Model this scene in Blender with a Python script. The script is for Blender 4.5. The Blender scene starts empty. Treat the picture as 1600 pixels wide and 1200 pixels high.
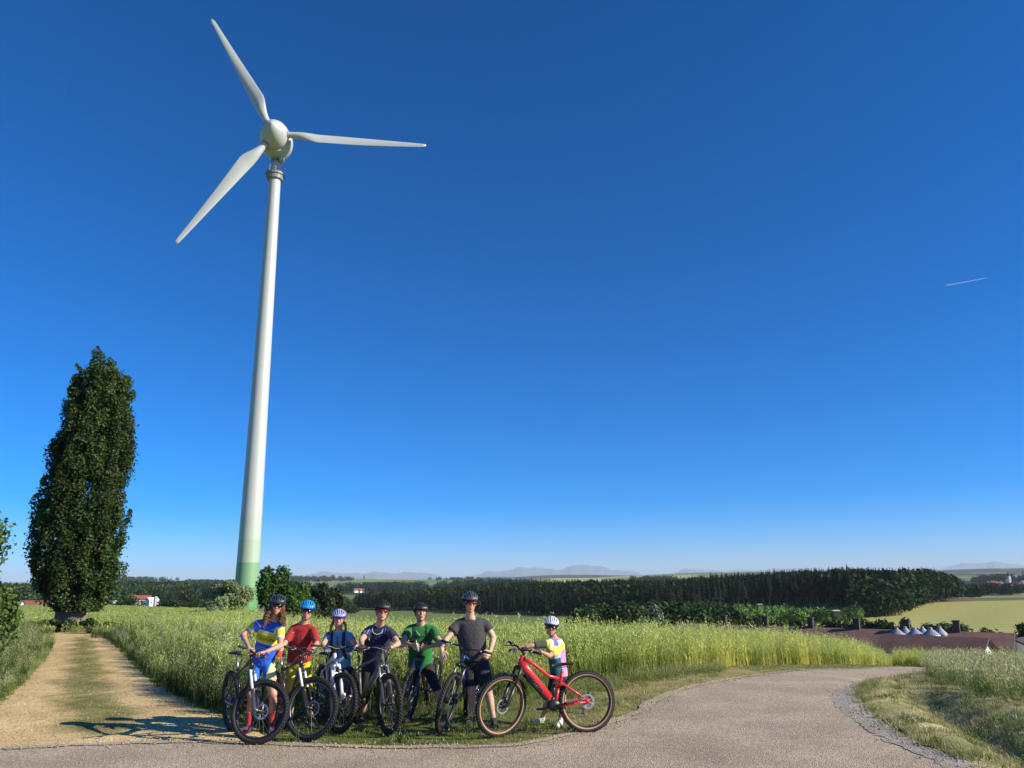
import bpy, bmesh, math, random
import numpy as np
from mathutils import Vector, Matrix, geometry
SC = bpy.context.scene
COL = SC.collection
random.seed(5); RNG = np.random.default_rng(5)
R = math.radians

# ---------------------------------------------------------------- camera
CAM_H = 1.95; FOC = 1202.0; PITCH = R(14.24); ROLL = R(0.75)
cam_d = bpy.data.cameras.new('camera'); cam = bpy.data.objects.new('camera', cam_d); COL.objects.link(cam)
cam_d.sensor_fit = 'HORIZONTAL'; cam_d.sensor_width = 36.0; cam_d.lens = 36.0 * FOC / 1600.0
cam_d.clip_start = 0.1; cam_d.clip_end = 120000.0
_f = Vector((0, math.cos(PITCH), math.sin(PITCH))); _r = Vector((1, 0, 0)); _u = _r.cross(_f)
_r2 = math.cos(ROLL) * _r - math.sin(ROLL) * _u; _u2 = math.sin(ROLL) * _r + math.cos(ROLL) * _u
_m = Matrix((_r2, _u2, -_f)).transposed().to_4x4(); _m.translation = (0, 0, CAM_H)
cam.matrix_world = _m
SC.camera = cam

# ---------------------------------------------------------------- light
SUN_EL = R(27); SUN_DIR = Vector((0.955 * math.cos(SUN_EL), -0.296 * math.cos(SUN_EL), math.sin(SUN_EL))).normalized()
world = bpy.data.worlds.new('World'); SC.world = world; world.use_nodes = True
wn = world.node_tree.nodes; wl = world.node_tree.links; wn.clear()
sky = wn.new('ShaderNodeTexSky'); sky.sky_type = 'NISHITA'; sky.sun_disc = False
sky.sun_elevation = SUN_EL; sky.sun_rotation = math.atan2(SUN_DIR.x, SUN_DIR.y)
sky.altitude = 600; sky.air_density = 0.7; sky.dust_density = 0.3; sky.ozone_density = 10.0
hs = wn.new('ShaderNodeHueSaturation'); hs.inputs['Saturation'].default_value = 1.23
gm = wn.new('ShaderNodeGamma'); gm.inputs['Gamma'].default_value = 1.0
bg = wn.new('ShaderNodeBackground'); bg.inputs['Strength'].default_value = 0.115
wo = wn.new('ShaderNodeOutputWorld')
wl.new(sky.outputs[0], hs.inputs['Color']); wl.new(hs.outputs[0], gm.inputs[0]); wl.new(gm.outputs[0], bg.inputs[0]); wl.new(bg.outputs[0], wo.inputs[0])
sun_d = bpy.data.lights.new('sun', 'SUN'); sun_d.energy = 5.0; sun_d.angle = R(0.5); sun_d.color = (1.0, 0.91, 0.76)
sun = bpy.data.objects.new('sun', sun_d); COL.objects.link(sun)
sun.rotation_euler = SUN_DIR.to_track_quat('Z', 'Y').to_euler()
SC.view_settings.view_transform = 'Standard'; SC.view_settings.look = 'None'
SC.view_settings.exposure = 0.60; SC.view_settings.gamma = 1.0; SC.view_settings.use_curve_mapping = False
SC.render.engine = 'CYCLES'
SC.cycles.use_denoising = True
SC.cycles.max_bounces = 8; SC.cycles.volume_bounces = 0; SC.cycles.transparent_max_bounces = 16

# ---------------------------------------------------------------- helpers
def V(*a): return np.array(a, float)
def nrm(v):
    v = np.asarray(v, float); return v / max(np.linalg.norm(v), 1e-9)
def ray(px, py):
    v = Vector(_r2) * ((px - 800) / FOC) - Vector(_u2) * ((py - 600) / FOC) + _f
    return np.array(v)
def at(px, py, Y):                      # the point seen at a photo pixel, Y metres ahead
    v = ray(px, py); return V(0, 0, CAM_H) + v * (Y / v[1])
def smooth01(t):
    t = np.clip(t, 0, 1); return t * t * (3 - 2 * t)

_tris = {}
class MB:
    """collects geometry for ONE mesh object"""
    def __init__(s): s.v = []; s.f = []; s.n = 0; s.c = []
    def add(s, vs, fs, col=None):
        vs = np.asarray(vs, float).reshape(-1, 3)
        s.v.append(vs); s.f.extend([tuple(i + s.n for i in f) for f in fs]); s.n += len(vs)
        if col is not None:
            c = np.ones((len(vs), 4)); c[:, :3] = col; s.c.append(c)
        return s
    def tube(s, pts, rad, n=8, cap=True, col=None, ell=None, up=None):
        pts = np.asarray(pts, float); k = len(pts)
        rad = np.broadcast_to(np.asarray(rad, float), (k,)) if np.ndim(rad) < 1 else np.asarray(rad, float)
        t = np.gradient(pts, axis=0); t /= np.maximum(np.linalg.norm(t, axis=1, keepdims=True), 1e-9)
        a = np.array(up, float) if up is not None else (V(0, 0, 1) if abs(t[0][2]) < .9 else V(1, 0, 0))
        vs = []; an = np.arange(n) * 2 * np.pi / n
        for i in range(k):
            b = np.cross(t[i], a); b = nrm(b); a2 = np.cross(b, t[i]); a = a2 if up is None else a
            e = (1, 1) if ell is None else ell
            vs.append(pts[i] + rad[i] * (np.outer(np.cos(an) * e[0], b) + np.outer(np.sin(an) * e[1], a2)))
        vs = np.concatenate(vs); fs = []
        for i in range(k - 1):
            for j in range(n):
                j2 = (j + 1) % n; fs.append((i * n + j, i * n + j2, (i + 1) * n + j2, (i + 1) * n + j))
        if cap: fs.append(tuple(range(n))[::-1]); fs.append(tuple((k - 1) * n + j for j in range(n)))
        return s.add(vs, fs, col)
    def capsule(s, p0, p1, r0, r1, n=12, ends=(1, 1), ell=None, up=None, col=None):
        p0 = np.asarray(p0, float); p1 = np.asarray(p1, float); d = nrm(p1 - p0)
        P = []; Rr = []
        if ends[0]:
            for q in (80, 55, 28): P.append(p0 - d * r0 * math.sin(R(q))); Rr.append(r0 * math.cos(R(q)))
        P.append(p0); Rr.append(r0); P.append(p1); Rr.append(r1)
        if ends[1]:
            for q in (28, 55, 80): P.append(p1 + d * r1 * math.sin(R(q))); Rr.append(r1 * math.cos(R(q)))
        P = np.array(P); k = len(P)
        a = np.array(up, float) if up is not None else (V(0, 0, 1) if abs(d[2]) < .9 else V(1, 0, 0))
        b = nrm(np.cross(d, a)); a = np.cross(b, d); an = np.arange(n) * 2 * np.pi / n
        e = (1, 1) if ell is None else ell
        vs = np.concatenate([P[i] + Rr[i] * (np.outer(np.cos(an) * e[0], b) + np.outer(np.sin(an) * e[1], a)) for i in range(k)])
        fs = []
        for i in range(k - 1):
            for j in range(n):
                j2 = (j + 1) % n; fs.append((i * n + j, i * n + j2, (i + 1) * n + j2, (i + 1) * n + j))
        fs.append(tuple(range(n))[::-1]); fs.append(tuple((k - 1) * n + j for j in range(n)))
        return s.add(vs, fs, col)
    def ellip(s, c, r, ax=None, nu=14, nv=9, col=None, z0=-1., z1=1.):
        ax = np.eye(3) if ax is None else np.asarray(ax, float)     # rows = axes
        vs = []; fs = []
        for i in range(nv + 1):
            ph = math.asin(z0) + (math.asin(z1) - math.asin(z0)) * i / nv
            for j in range(nu):
                th = 2 * math.pi * j / nu
                q = V(r[0] * math.cos(ph) * math.cos(th), r[1] * math.cos(ph) * math.sin(th), r[2] * math.sin(ph))
                vs.append(c + q @ ax)
        for i in range(nv):
            for j in range(nu):
                j2 = (j + 1) % nu; fs.append((i * nu + j, i * nu + j2, (i + 1) * nu + j2, (i + 1) * nu + j))
        fs.append(tuple(range(nu))[::-1]); fs.append(tuple(nv * nu + j for j in range(nu)))
        return s.add(vs, fs, col)
    def box(s, c, h, ax=None, col=None):
        ax = np.eye(3) if ax is None else np.asarray(ax, float)
        q = np.array([(x, y, z) for x in (-1, 1) for y in (-1, 1) for z in (-1, 1)], float) * np.asarray(h, float)
        return s.add(np.asarray(c, float) + q @ ax, [(0, 1, 3, 2), (4, 6, 7, 5), (0, 4, 5, 1), (2, 3, 7, 6), (0, 2, 6, 4), (1, 5, 7, 3)], col)
    def lathe(s, prof, c=(0, 0, 0), ax=None, n=24, col=None, cap=False):   # prof = [(r, h)], axis = third row of ax
        ax = np.eye(3) if ax is None else np.asarray(ax, float)
        an = np.arange(n) * 2 * np.pi / n; vs = []
        for r_, h in prof: vs.append(np.stack([r_ * np.cos(an), r_ * np.sin(an), np.full(n, h)], 1) @ ax + np.asarray(c, float))
        vs = np.concatenate(vs); fs = []
        for i in range(len(prof) - 1):
            for j in range(n):
                j2 = (j + 1) % n; fs.append((i * n + j, i * n + j2, (i + 1) * n + j2, (i + 1) * n + j))
        if cap: fs.append(tuple(range(n))[::-1]); fs.append(tuple((len(prof) - 1) * n + j for j in range(n)))
        return s.add(vs, fs, col)
    def mesh(s, name, mat=None, smooth=False):
        me = bpy.data.meshes.new(name)
        me.from_pydata(np.concatenate(s.v).tolist() if s.v else [], [], s.f)
        if s.c and sum(len(c) for c in s.c) == s.n:
            a = me.color_attributes.new('col', 'FLOAT_COLOR', 'POINT'); a.data.foreach_set('color', np.concatenate(s.c).ravel())
        if smooth:
            me.polygons.foreach_set('use_smooth', [True] * len(me.polygons))
        if mat: me.materials.append(mat)
        me.update(); return me
    def build(s, name, mat=None, parent=None, smooth=False):
        return link(name, s.mesh(name, mat, smooth), parent)

def link(name, data, parent=None):
    o = bpy.data.objects.new(name, data); COL.objects.link(o)
    if parent is not None: o.parent = parent
    return o
def tri_mesh(name, v, tri, mat, cols=None, smooth=False, per_face=3):
    """fast mesh from numpy arrays"""
    me = bpy.data.meshes.new(name); v = np.asarray(v, np.float32); tri = np.asarray(tri, np.int32)
    me.vertices.add(len(v)); me.vertices.foreach_set('co', v.ravel())
    m = len(tri); k = tri.shape[1]
    me.loops.add(m * k); me.loops.foreach_set('vertex_index', tri.ravel())
    me.polygons.add(m); me.polygons.foreach_set('loop_start', np.arange(0, m * k, k, dtype=np.int32))
    me.polygons.foreach_set('loop_total', np.full(m, k, np.int32))
    if smooth: me.polygons.foreach_set('use_smooth', np.ones(m, bool))
    me.update(calc_edges=True)
    if cols is not None:
        c = np.ones((len(v), 4), np.float32); c[:, :3] = cols
        a = me.color_attributes.new('col', 'FLOAT_COLOR', 'POINT'); a.data.foreach_set('color', c.ravel())
    if mat: me.materials.append(mat)
    return me
def tag(o, label=None, cat=None, group=None, kind=None):
    if label: o['label'] = label
    if cat: o['category'] = cat
    if group: o['group'] = group
    if kind: o['kind'] = kind
    return o
def empty(name, loc=(0, 0, 0), rz=0):
    o = bpy.data.objects.new(name, None); COL.objects.link(o); o.location = Vector(loc); o.rotation_euler = (0, 0, rz)
    o.empty_display_size = .2; return o

# ---------------------------------------------------------------- materials
def mat(name, col, rough=.6, metal=0., var=0., vscale=5., bump=0., bscale=40., attr=False, trans=0., spec=.5, coat=0., col2=None, coords='Object'):
    m = bpy.data.materials.new(name); m.use_nodes = True; nt = m.node_tree; n = nt.nodes; l = nt.links
    b = n['Principled BSDF']; b.inputs['Roughness'].default_value = rough; b.inputs['Metallic'].default_value = metal
    b.inputs['Specular IOR Level'].default_value = spec; b.inputs['Coat Weight'].default_value = coat
    c4 = (*col[:3], 1); src = None
    tc = n.new('ShaderNodeTexCoord')
    if attr:
        a = n.new('ShaderNodeAttribute'); a.attribute_name = 'col'; src = a.outputs['Color']
    if var or col2 is not None:
        nz = n.new('ShaderNodeTexNoise'); nz.inputs['Scale'].default_value = vscale; nz.inputs['Detail'].default_value = 6
        nz.inputs['Roughness'].default_value = .65
        l.new(tc.outputs[coords], nz.inputs['Vector'])
        mr = n.new('ShaderNodeMapRange'); mr.inputs['From Min'].default_value = .3; mr.inputs['From Max'].default_value = .7
        l.new(nz.outputs['Fac'], mr.inputs['Value'])
        mx = n.new('ShaderNodeMix'); mx.data_type = 'RGBA'; l.new(mr.outputs[0], mx.inputs['Factor'])
        if attr:
            h = n.new('ShaderNodeHueSaturation'); h.inputs['Value'].default_value = 1 - var; l.new(src, h.inputs['Color'])
            h2 = n.new('ShaderNodeHueSaturation'); h2.inputs['Value'].default_value = 1 + var; l.new(src, h2.inputs['Color'])
            l.new(h.outputs[0], mx.inputs['A']); l.new(h2.outputs[0], mx.inputs['B'])
        else:
            ca = col2 if col2 is not None else tuple(c * (1 - var) for c in col[:3])
            cb = col if col2 is not None else tuple(min(1, c * (1 + var)) for c in col[:3])
            mx.inputs['A'].default_value = (*ca[:3], 1); mx.inputs['B'].default_value = (*cb[:3], 1)
        src = mx.outputs['Result']
    if src is not None: l.new(src, b.inputs['Base Color'])
    else: b.inputs['Base Color'].default_value = c4
    if bump:
        nb = n.new('ShaderNodeTexNoise'); nb.inputs['Scale'].default_value = bscale; nb.inputs['Detail'].default_value = 5
        l.new(tc.outputs[coords], nb.inputs['Vector'])
        bp = n.new('ShaderNodeBump'); bp.inputs['Strength'].default_value = bump; bp.inputs['Distance'].default_value = .02
        l.new(nb.outputs['Fac'], bp.inputs['Height']); l.new(bp.outputs[0], b.inputs['Normal'])
    if trans:
        t = n.new('ShaderNodeBsdfTranslucent'); mxs = n.new('ShaderNodeMixShader'); mxs.inputs[0].default_value = trans
        if src is not None: l.new(src, t.inputs['Color'])
        else: t.inputs['Color'].default_value = c4
        l.new(b.outputs[0], mxs.inputs[1]); l.new(t.outputs[0], mxs.inputs[2]); l.new(mxs.outputs[0], n['Material Output'].inputs[0])
    return m
def leaf_mat(name, rnd=.25, trans=.3, rough=.55):
    """leaf colour from the mesh, a little different on every instance"""
    m = bpy.data.materials.new(name); m.use_nodes = True; nt = m.node_tree; n = nt.nodes; l = nt.links
    b = n['Principled BSDF']; b.inputs['Roughness'].default_value = rough; b.inputs['Specular IOR Level'].default_value = .3
    a = n.new('ShaderNodeAttribute'); a.attribute_name = 'col'
    oi = n.new('ShaderNodeObjectInfo'); mr = n.new('ShaderNodeMapRange'); l.new(oi.outputs['Random'], mr.inputs[0])
    mr.inputs['To Min'].default_value = 1 - rnd; mr.inputs['To Max'].default_value = 1 + rnd
    h = n.new('ShaderNodeHueSaturation'); l.new(a.outputs['Color'], h.inputs['Color']); l.new(mr.outputs[0], h.inputs['Value'])
    l.new(h.outputs[0], b.inputs['Base Color'])
    t = n.new('ShaderNodeBsdfTranslucent'); mxs = n.new('ShaderNodeMixShader'); mxs.inputs[0].default_value = trans
    l.new(h.outputs[0], t.inputs['Color']); l.new(b.outputs[0], mxs.inputs[1]); l.new(t.outputs[0], mxs.inputs[2])
    l.new(mxs.outputs[0], n['Material Output'].inputs[0]); return m
# ---------------------------------------------------------------- terrain
_A = [-180, -90, -45, -30, -20, -10, 0, 8, 16.7, 26.6, 33.7, 45, 90, 180]
_D = [0, 12, 18, 25, 36, 50, 70, 110, 160, 250, 400, 600, 1000, 2000, 4000, 8000, 14000, 30000]
_Z = {
 -180: [0]*7 + [-1, -2, -4, -6, -8, -10, -10, 0, 0, 0, 0],
 -90:  [0]*7 + [-1, -3, -7, -10, -12, -14, -12, 0, 0, 0, 0],
 -45:  [0, 0, 0, 0, 0, -.1, -.3, -.9, -2.5, -5, -8, -11, -14, -10, 0, 5, 0, 0],
 -30:  [0, 0, 0, 0, 0, -.1, -.3, -.8, -2.5, -5, -8, -11, -14, -9, 4, 5, 0, 0],
 -20:  [0, 0, 0, 0, -.08, -.25, -.7, -1.6, -4, -7, -10, -13, -15, -10, 2, 5, 0, 0],
 -10:  [0, 0, 0, -.3, -.85, -1.75, -3.2, -7, -11, -15, -18, -20, -20, -19, -8, 6, 0, 0],
 0:    [0, 0, 0, -.45, -1.15, -2.2, -3.9, -8, -11.5, -15.5, -18.5, -20, -20, -14, -4, 8, 0, 0],
 8:    [0, 0, -.03, -.5, -1.35, -2.7, -4.6, -9, -12, -16, -19, -20, -18, -12, 0, 8, 0, 0],
 16.7: [0, 0, -.1, -.6, -1.6, -3.0, -5, -9.5, -13, -16.5, -19, -18, -17, -12, 2, 8, 0, 0],
 26.6: [0, 0, -.2, -.75, -1.65, -3.2, -5.5, -9.5, -13, -16.2, -17.5, -15.4, -21, -18, -2, 8, 0, 0],
 33.7: [0, 0, -.2, -.8, -1.9, -3.4, -5.6, -9.5, -13, -15.5, -15.5, -14, -21, -18, -4, 8, 0, 0],
 45:   [0, 0, -.2, -.8, -1.9, -3.4, -5.6, -9.5, -13, -15, -15, -14, -20, -18, -4, 8, 0, 0],
 90:   [0, 0, -.1, -.4, -1, -2, -3.4, -6, -8, -10, -12, -12, -14, -12, 0, 5, 0, 0],
 180:  [0]*7 + [-1, -2, -4, -6, -8, -10, -10, 0, 0, 0, 0]}
_G = np.array([_Z[a] for a in _A], float); _LD = np.log(np.array(_D, float) + 4.0); _AA = np.array(_A, float)
def _herm(y0, y1, y2, y3, x0, x1, x2, x3, x):
    m1 = ((y2 - y1) / (x2 - x1) + (y1 - y0) / np.maximum(x1 - x0, 1e-6)) * .5
    m2 = ((y3 - y2) / np.maximum(x3 - x2, 1e-6) + (y2 - y1) / (x2 - x1)) * .5
    h = x2 - x1; t = (x - x1) / h
    return (2*t**3 - 3*t**2 + 1) * y1 + (t**3 - 2*t**2 + t) * h * m1 + (-2*t**3 + 3*t**2) * y2 + (t**3 - t**2) * h * m2
DITCH = None
def ditch_cut(x, y):
    if DITCH is None: return 0.
    p0, p1 = DITCH; t = nrm(p1 - p0); nn = V(-t[1], t[0]); s = (x - p0[0]) * nn[0] + (y - p0[1]) * nn[1]; al = (x - p0[0]) * t[0] + (y - p0[1]) * t[1]
    return -.40 * np.exp(-(s / .38) ** 2) * smooth01((al + .3) / 1.5) * smooth01((9 - al) / 3)
def height(x, y, far=True):
    x = np.asarray(x, float); y = np.asarray(y, float)
    d = np.hypot(x, y); a = np.degrees(np.arctan2(x, y)); ld = np.log(np.minimum(d, 29900) + 4.0)
    i = np.clip(np.searchsorted(_LD, ld) - 1, 0, len(_LD) - 2); j = np.clip(np.searchsorted(_AA, a) - 1, 0, len(_AA) - 2)
    def row(jj):
        I = [np.clip(i + k, 0, len(_LD) - 1) for k in (-1, 0, 1, 2)]
        X = [_LD[I[0]] - (i == 0) * .5, _LD[I[1]], _LD[I[2]], _LD[I[3]] + (i == len(_LD) - 2) * .5]
        return _herm(_G[jj, I[0]], _G[jj, I[1]], _G[jj, I[2]], _G[jj, I[3]], *X, ld)
    t = smooth01((a - _AA[j]) / (_AA[j + 1] - _AA[j]))
    z = row(j) * (1 - t) + row(j + 1) * t
    if far:
        w = smooth01((d - 900) / 2500)
        z = z + w * (np.sin(x * .0021 + 1.3 + y * .0006) * 7 + np.sin(y * .0017 - x * .0009 + .4) * 8 + np.sin(x * .0047 + y * .003) * 3) * (1 + d / 9000)
        z = z - 60 * smooth01((d - 15000) / 14000)
    w2 = smooth01((d - 30) / 60)
    z = z + w2 * .15 * np.sin(x * .11 + 1) * np.sin(y * .09)
    return z + ditch_cut(x, y)
def ground(px, py, lift=0.):            # where the sight line of a pixel meets the ground
    v = ray(px, py); o = V(0, 0, CAM_H); lo, hi = 1.0, 1.0
    while hi < 30000:
        p = o + v * hi
        if p[2] < float(height(p[0], p[1])) + lift: break
        lo = hi; hi *= 1.03
    for _ in range(40):
        mid = (lo + hi) / 2; p = o + v * mid
        if p[2] < float(height(p[0], p[1])) + lift: hi = mid
        else: lo = mid
    p = o + v * hi; return p
def on_ground(x, y, dz=0.): return V(x, y, float(height(x, y)) + dz)

DITCH = (np.array(ground(1440, 1085)[:2]), np.array(ground(1640, 1185)[:2]))
def ground_mat():
    """fields, meadows and far woods: colour laid out by place"""
    m = bpy.data.materials.new('ground'); m.use_nodes = True; nt = m.node_tree; n = nt.nodes; l = nt.links
    b = n['Principled BSDF']; b.inputs['Roughness'].default_value = .95; b.inputs['Specular IOR Level'].default_value = .1
    g = n.new('ShaderNodeNewGeometry'); a = n.new('ShaderNodeAttribute'); a.attribute_name = 'col'
    mp = n.new('ShaderNodeMapping'); l.new(g.outputs['Position'], mp.inputs[0]); mp.inputs['Scale'].default_value = (1, 1, 0)
    nz = n.new('ShaderNodeTexNoise'); nz.inputs['Scale'].default_value = .6; nz.inputs['Detail'].default_value = 9; nz.inputs['Roughness'].default_value = .7
    l.new(mp.outputs[0], nz.inputs['Vector'])
    mr = n.new('ShaderNodeMapRange'); mr.inputs['From Min'].default_value = .3; mr.inputs['From Max'].default_value = .7
    mr.inputs['To Min'].default_value = .78; mr.inputs['To Max'].default_value = 1.22; l.new(nz.outputs['Fac'], mr.inputs[0])
    mx = n.new('ShaderNodeMix'); mx.data_type = 'RGBA'; mx.blend_type = 'MULTIPLY'; mx.inputs['Factor'].default_value = 1
    l.new(a.outputs['Color'], mx.inputs['A']); l.new(mr.outputs[0], mx.inputs['B'])
    sa = n.new('ShaderNodeAttribute'); sa.attribute_name = 'rows'; wv = n.new('ShaderNodeTexWave'); wv.wave_type = 'BANDS'; wv.bands_direction = 'X'
    mp2 = n.new('ShaderNodeMapping'); l.new(g.outputs['Position'], mp2.inputs[0]); mp2.inputs['Rotation'].default_value = (0, 0, R(-68)); wv.inputs['Scale'].default_value = .022; wv.inputs['Distortion'].default_value = 1.5; wv.inputs['Detail'].default_value = 3
    l.new(mp2.outputs[0], wv.inputs['Vector']); m4 = n.new('ShaderNodeMath'); m4.operation = 'MULTIPLY'; l.new(wv.outputs['Fac'], m4.inputs[0]); l.new(sa.outputs['Fac'], m4.inputs[1])
    m5 = n.new('ShaderNodeMix'); m5.data_type = 'RGBA'; m5.blend_type = 'MULTIPLY'; l.new(m4.outputs[0], m5.inputs['Factor']); l.new(mx.outputs['Result'], m5.inputs['A']); m5.inputs['B'].default_value = (.80, .85, .76, 1)
    l.new(m5.outputs['Result'], b.inputs['Base Color']); return m

# colours by place, in linear light
C_SOIL = (.13, .10, .055); C_CROP = (.16, .20, .045); C_HAY = (.26, .24, .10); C_GRASS = (.075, .10, .028)
C_FIELDR = (.42, .40, .135); C_BROWN = (.17, .14, .075); C_GREEN = (.14, .185, .055); C_PALE = (.20, .25, .10); C_WOOD = (.018, .030, .014)
def vor(x, y, s, seed=0):
    """nearest-cell id, for the patchwork of far fields"""
    xx = x / s; yy = y / s; ix = np.floor(xx); iy = np.floor(yy); best = np.full(x.shape, 1e9); idv = np.zeros(x.shape)
    for dx in (-1, 0, 1):
        for dy in (-1, 0, 1):
            cx = ix + dx; cy = iy + dy
            h1 = np.mod(np.sin(cx * 127.1 + cy * 311.7 + seed) * 43758.5, 1); h2 = np.mod(np.sin(cx * 269.5 + cy * 183.3 + seed) * 12543.3, 1)
            dd = (np.abs(xx - cx - h1) + np.abs(yy - cy - h2) * .8); w = dd < best
            best = np.where(w, dd, best); idv = np.where(w, np.mod(h1 * 7.3 + h2 * 3.1, 1), idv)
    return idv
def ground_col(x, y):
    d = np.hypot(x, y); a = np.degrees(np.arctan2(x, y)); c = np.zeros(x.shape + (3,))
    idf = vor(x, y, 330, 2.); idb = vor(x, y, 1100, 9.)
    pal = np.array([C_GREEN, C_PALE, C_FIELDR, (.13, .18, .07), C_BROWN, (.22, .25, .10), C_GREEN, (.10, .15, .06)])
    c[:] = pal[(idf * 8).astype(int) % 8]
    wood = (idb + .25 * np.sin(x * .004) * np.sin(y * .0023)) > .60
    c[(wood) & (d > 1300)] = C_WOOD
    tt = smooth01((a + 13) / 9)[..., None]; near = np.array((.18, .24, .045)) * (1 - tt) + np.array((.17, .22, .045)) * tt
    m = d < 250; c[m] = near[m]                          # light green field left
    m = (a > 15) & (d > 190) & (d < 640); c[m] = C_FIELDR                        # ripening field right
    m = (a > 26) & (d > 560) & (d < 760); c[m] = C_BROWN
    m = (a > -12) & (a < 15) & (d > 250) & (d < 900); c[m] = np.where((idf[m] > .5)[:, None], C_GREEN, (.17, .23, .10))
    m = (a > 5) & (a < 20) & (d > 140) & (d < 260); c[m] = (.12, .19, .08)
    return c
def build_terrain():
    ring = np.concatenate([np.linspace(0.6, 45, 75), np.geomspace(46, 700, 110), np.geomspace(715, 29000, 90)])
    ang = np.concatenate([np.arange(-180, -46, 4.), np.arange(-46, 46.01, .35), np.arange(50, 180, 4.)])
    A, D = np.meshgrid(np.radians(ang), ring, indexing='ij'); X = D * np.sin(A); Y = D * np.cos(A)
    Z = height(X, Y); na, nd = A.shape; c = ground_col(X, Y)
    # tractor lines across the ripening field
    v = np.stack([X, Y, Z], -1).reshape(-1, 3); v = np.vstack([v, [[0, 0, float(height(0., 0.))]]]); ci = len(v) - 1
    cols = np.vstack([c.reshape(-1, 3), [C_GRASS]])
    i, j = np.meshgrid(np.arange(na), np.arange(nd - 1), indexing='ij'); i2 = (i + 1) % na
    q = np.stack([i * nd + j, i * nd + j + 1, i2 * nd + j + 1, i2 * nd + j], -1).reshape(-1, 4)
    o = link('ground', tri_mesh('ground', v, q, ground_mat(), cols, True))
    rw = ((D > 180) & (D < 640) & (np.degrees(A) > 15)).astype(np.float32).ravel(); rw = np.append(rw, 0); aa = o.data.attributes.new('rows', 'FLOAT', 'POINT'); aa.data.foreach_set('value', rw.astype(np.float32))
    tag(o, kind='structure')
    mb = MB(); rr = [(float(v[k * nd][0]), float(v[k * nd][1]), float(v[k * nd][2])) for k in range(na)]
    mb.add(rr + [(0, 0, float(v[ci][2]))], [(k, (k + 1) % na, na) for k in range(na)], C_GRASS)
    o2 = mb.mesh('ground_centre', ground_mat())
    # join the small centre disc into the same sheet
    me = o.data; bm = bmesh.new(); bm.from_mesh(me); bm.from_mesh(o2); bmesh.ops.remove_doubles(bm, verts=[vv for vv in bm.verts if vv.co.length < 1.5], dist=.001)
    bm.to_mesh(me); bm.free()
build_terrain()

def inside(poly, x, y):
    poly = np.asarray(poly, float); r = np.zeros(np.shape(x), bool); n = len(poly); j = n - 1
    for i in range(n):
        xi, yi = poly[i][:2]; xj, yj = poly[j][:2]
        with np.errstate(divide='ignore', invalid='ignore'):
            r ^= ((yi > y) != (yj > y)) & (x < (xj - xi) * (y - yi) / (yj - yi + 1e-12) + xi)
        j = i
    return r
def resample(pts, step, closed=False):
    pts = np.asarray(pts, float)
    if closed: pts = np.vstack([pts, pts[:1]])
    seg = np.hypot(*(np.diff(pts[:, :2], axis=0)).T); s = np.concatenate([[0], np.cumsum(seg)]); n = max(3, int(s[-1] / step))
    t = np.linspace(0, s[-1], n + 1)[:(-1 if closed else None)]
    return np.stack([np.interp(t, s, pts[:, k]) for k in range(pts.shape[1])], 1)
def sheet(name, poly, step, lift, m, jitter=.0, label=None, bump=None, kind='structure', edge=.004, cols=None):
    """a ground-hugging sheet inside an outline"""
    ol = resample(np.array(poly)[:, :2], step, True)
    if jitter: ol = ol + RNG.normal(0, jitter, ol.shape)
    x0, y0 = ol.min(0); x1, y1 = ol.max(0)
    gx, gy = np.meshgrid(np.arange(x0, x1, step * 1.6), np.arange(y0, y1, step * 1.6)); gx = gx.ravel(); gy = gy.ravel()
    gx = gx + RNG.uniform(-.2, .2, gx.size) * step; gy = gy + RNG.uniform(-.2, .2, gy.size) * step
    k = inside(ol, gx, gy); gx = gx[k]; gy = gy[k]
    vs = [Vector(p) for p in ol] + [Vector((a, b)) for a, b in zip(gx, gy)]; n = len(ol)
    r = geometry.delaunay_2d_cdt(vs, [(i, (i + 1) % n) for i in range(n)], [list(range(n))], 1, 1e-5)
    vv = np.array([tuple(p) for p in r[0]]); tri = [t for t in r[2] if len(t) == 3]
    tri = np.array(tri); cen = vv[tri].mean(1); tri = tri[inside(ol, cen[:, 0], cen[:, 1])]
    z = height(vv[:, 0], vv[:, 1]) + lift
    if bump is not None: z = z + bump(vv[:, 0], vv[:, 1])
    n_ = len(ol); on = np.array([any(q < n_ for q in src_) for src_ in r[3]]) if len(r) > 3 else np.arange(len(vv)) < n_
    z[on] = height(vv[on, 0], vv[on, 1]) + edge
    P = np.column_stack([vv, z]); e1 = P[tri[:, 1]] - P[tri[:, 0]]; e2 = P[tri[:, 2]] - P[tri[:, 0]]
    fl = np.cross(e1, e2)[:, 2] < 0; tri[fl] = tri[fl][:, ::-1]
    o = link(name, tri_mesh(name, P, tri, m, None if cols is None else cols(vv[:, 0], vv[:, 1]), True)); tag(o, label, kind=kind); return o

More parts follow.
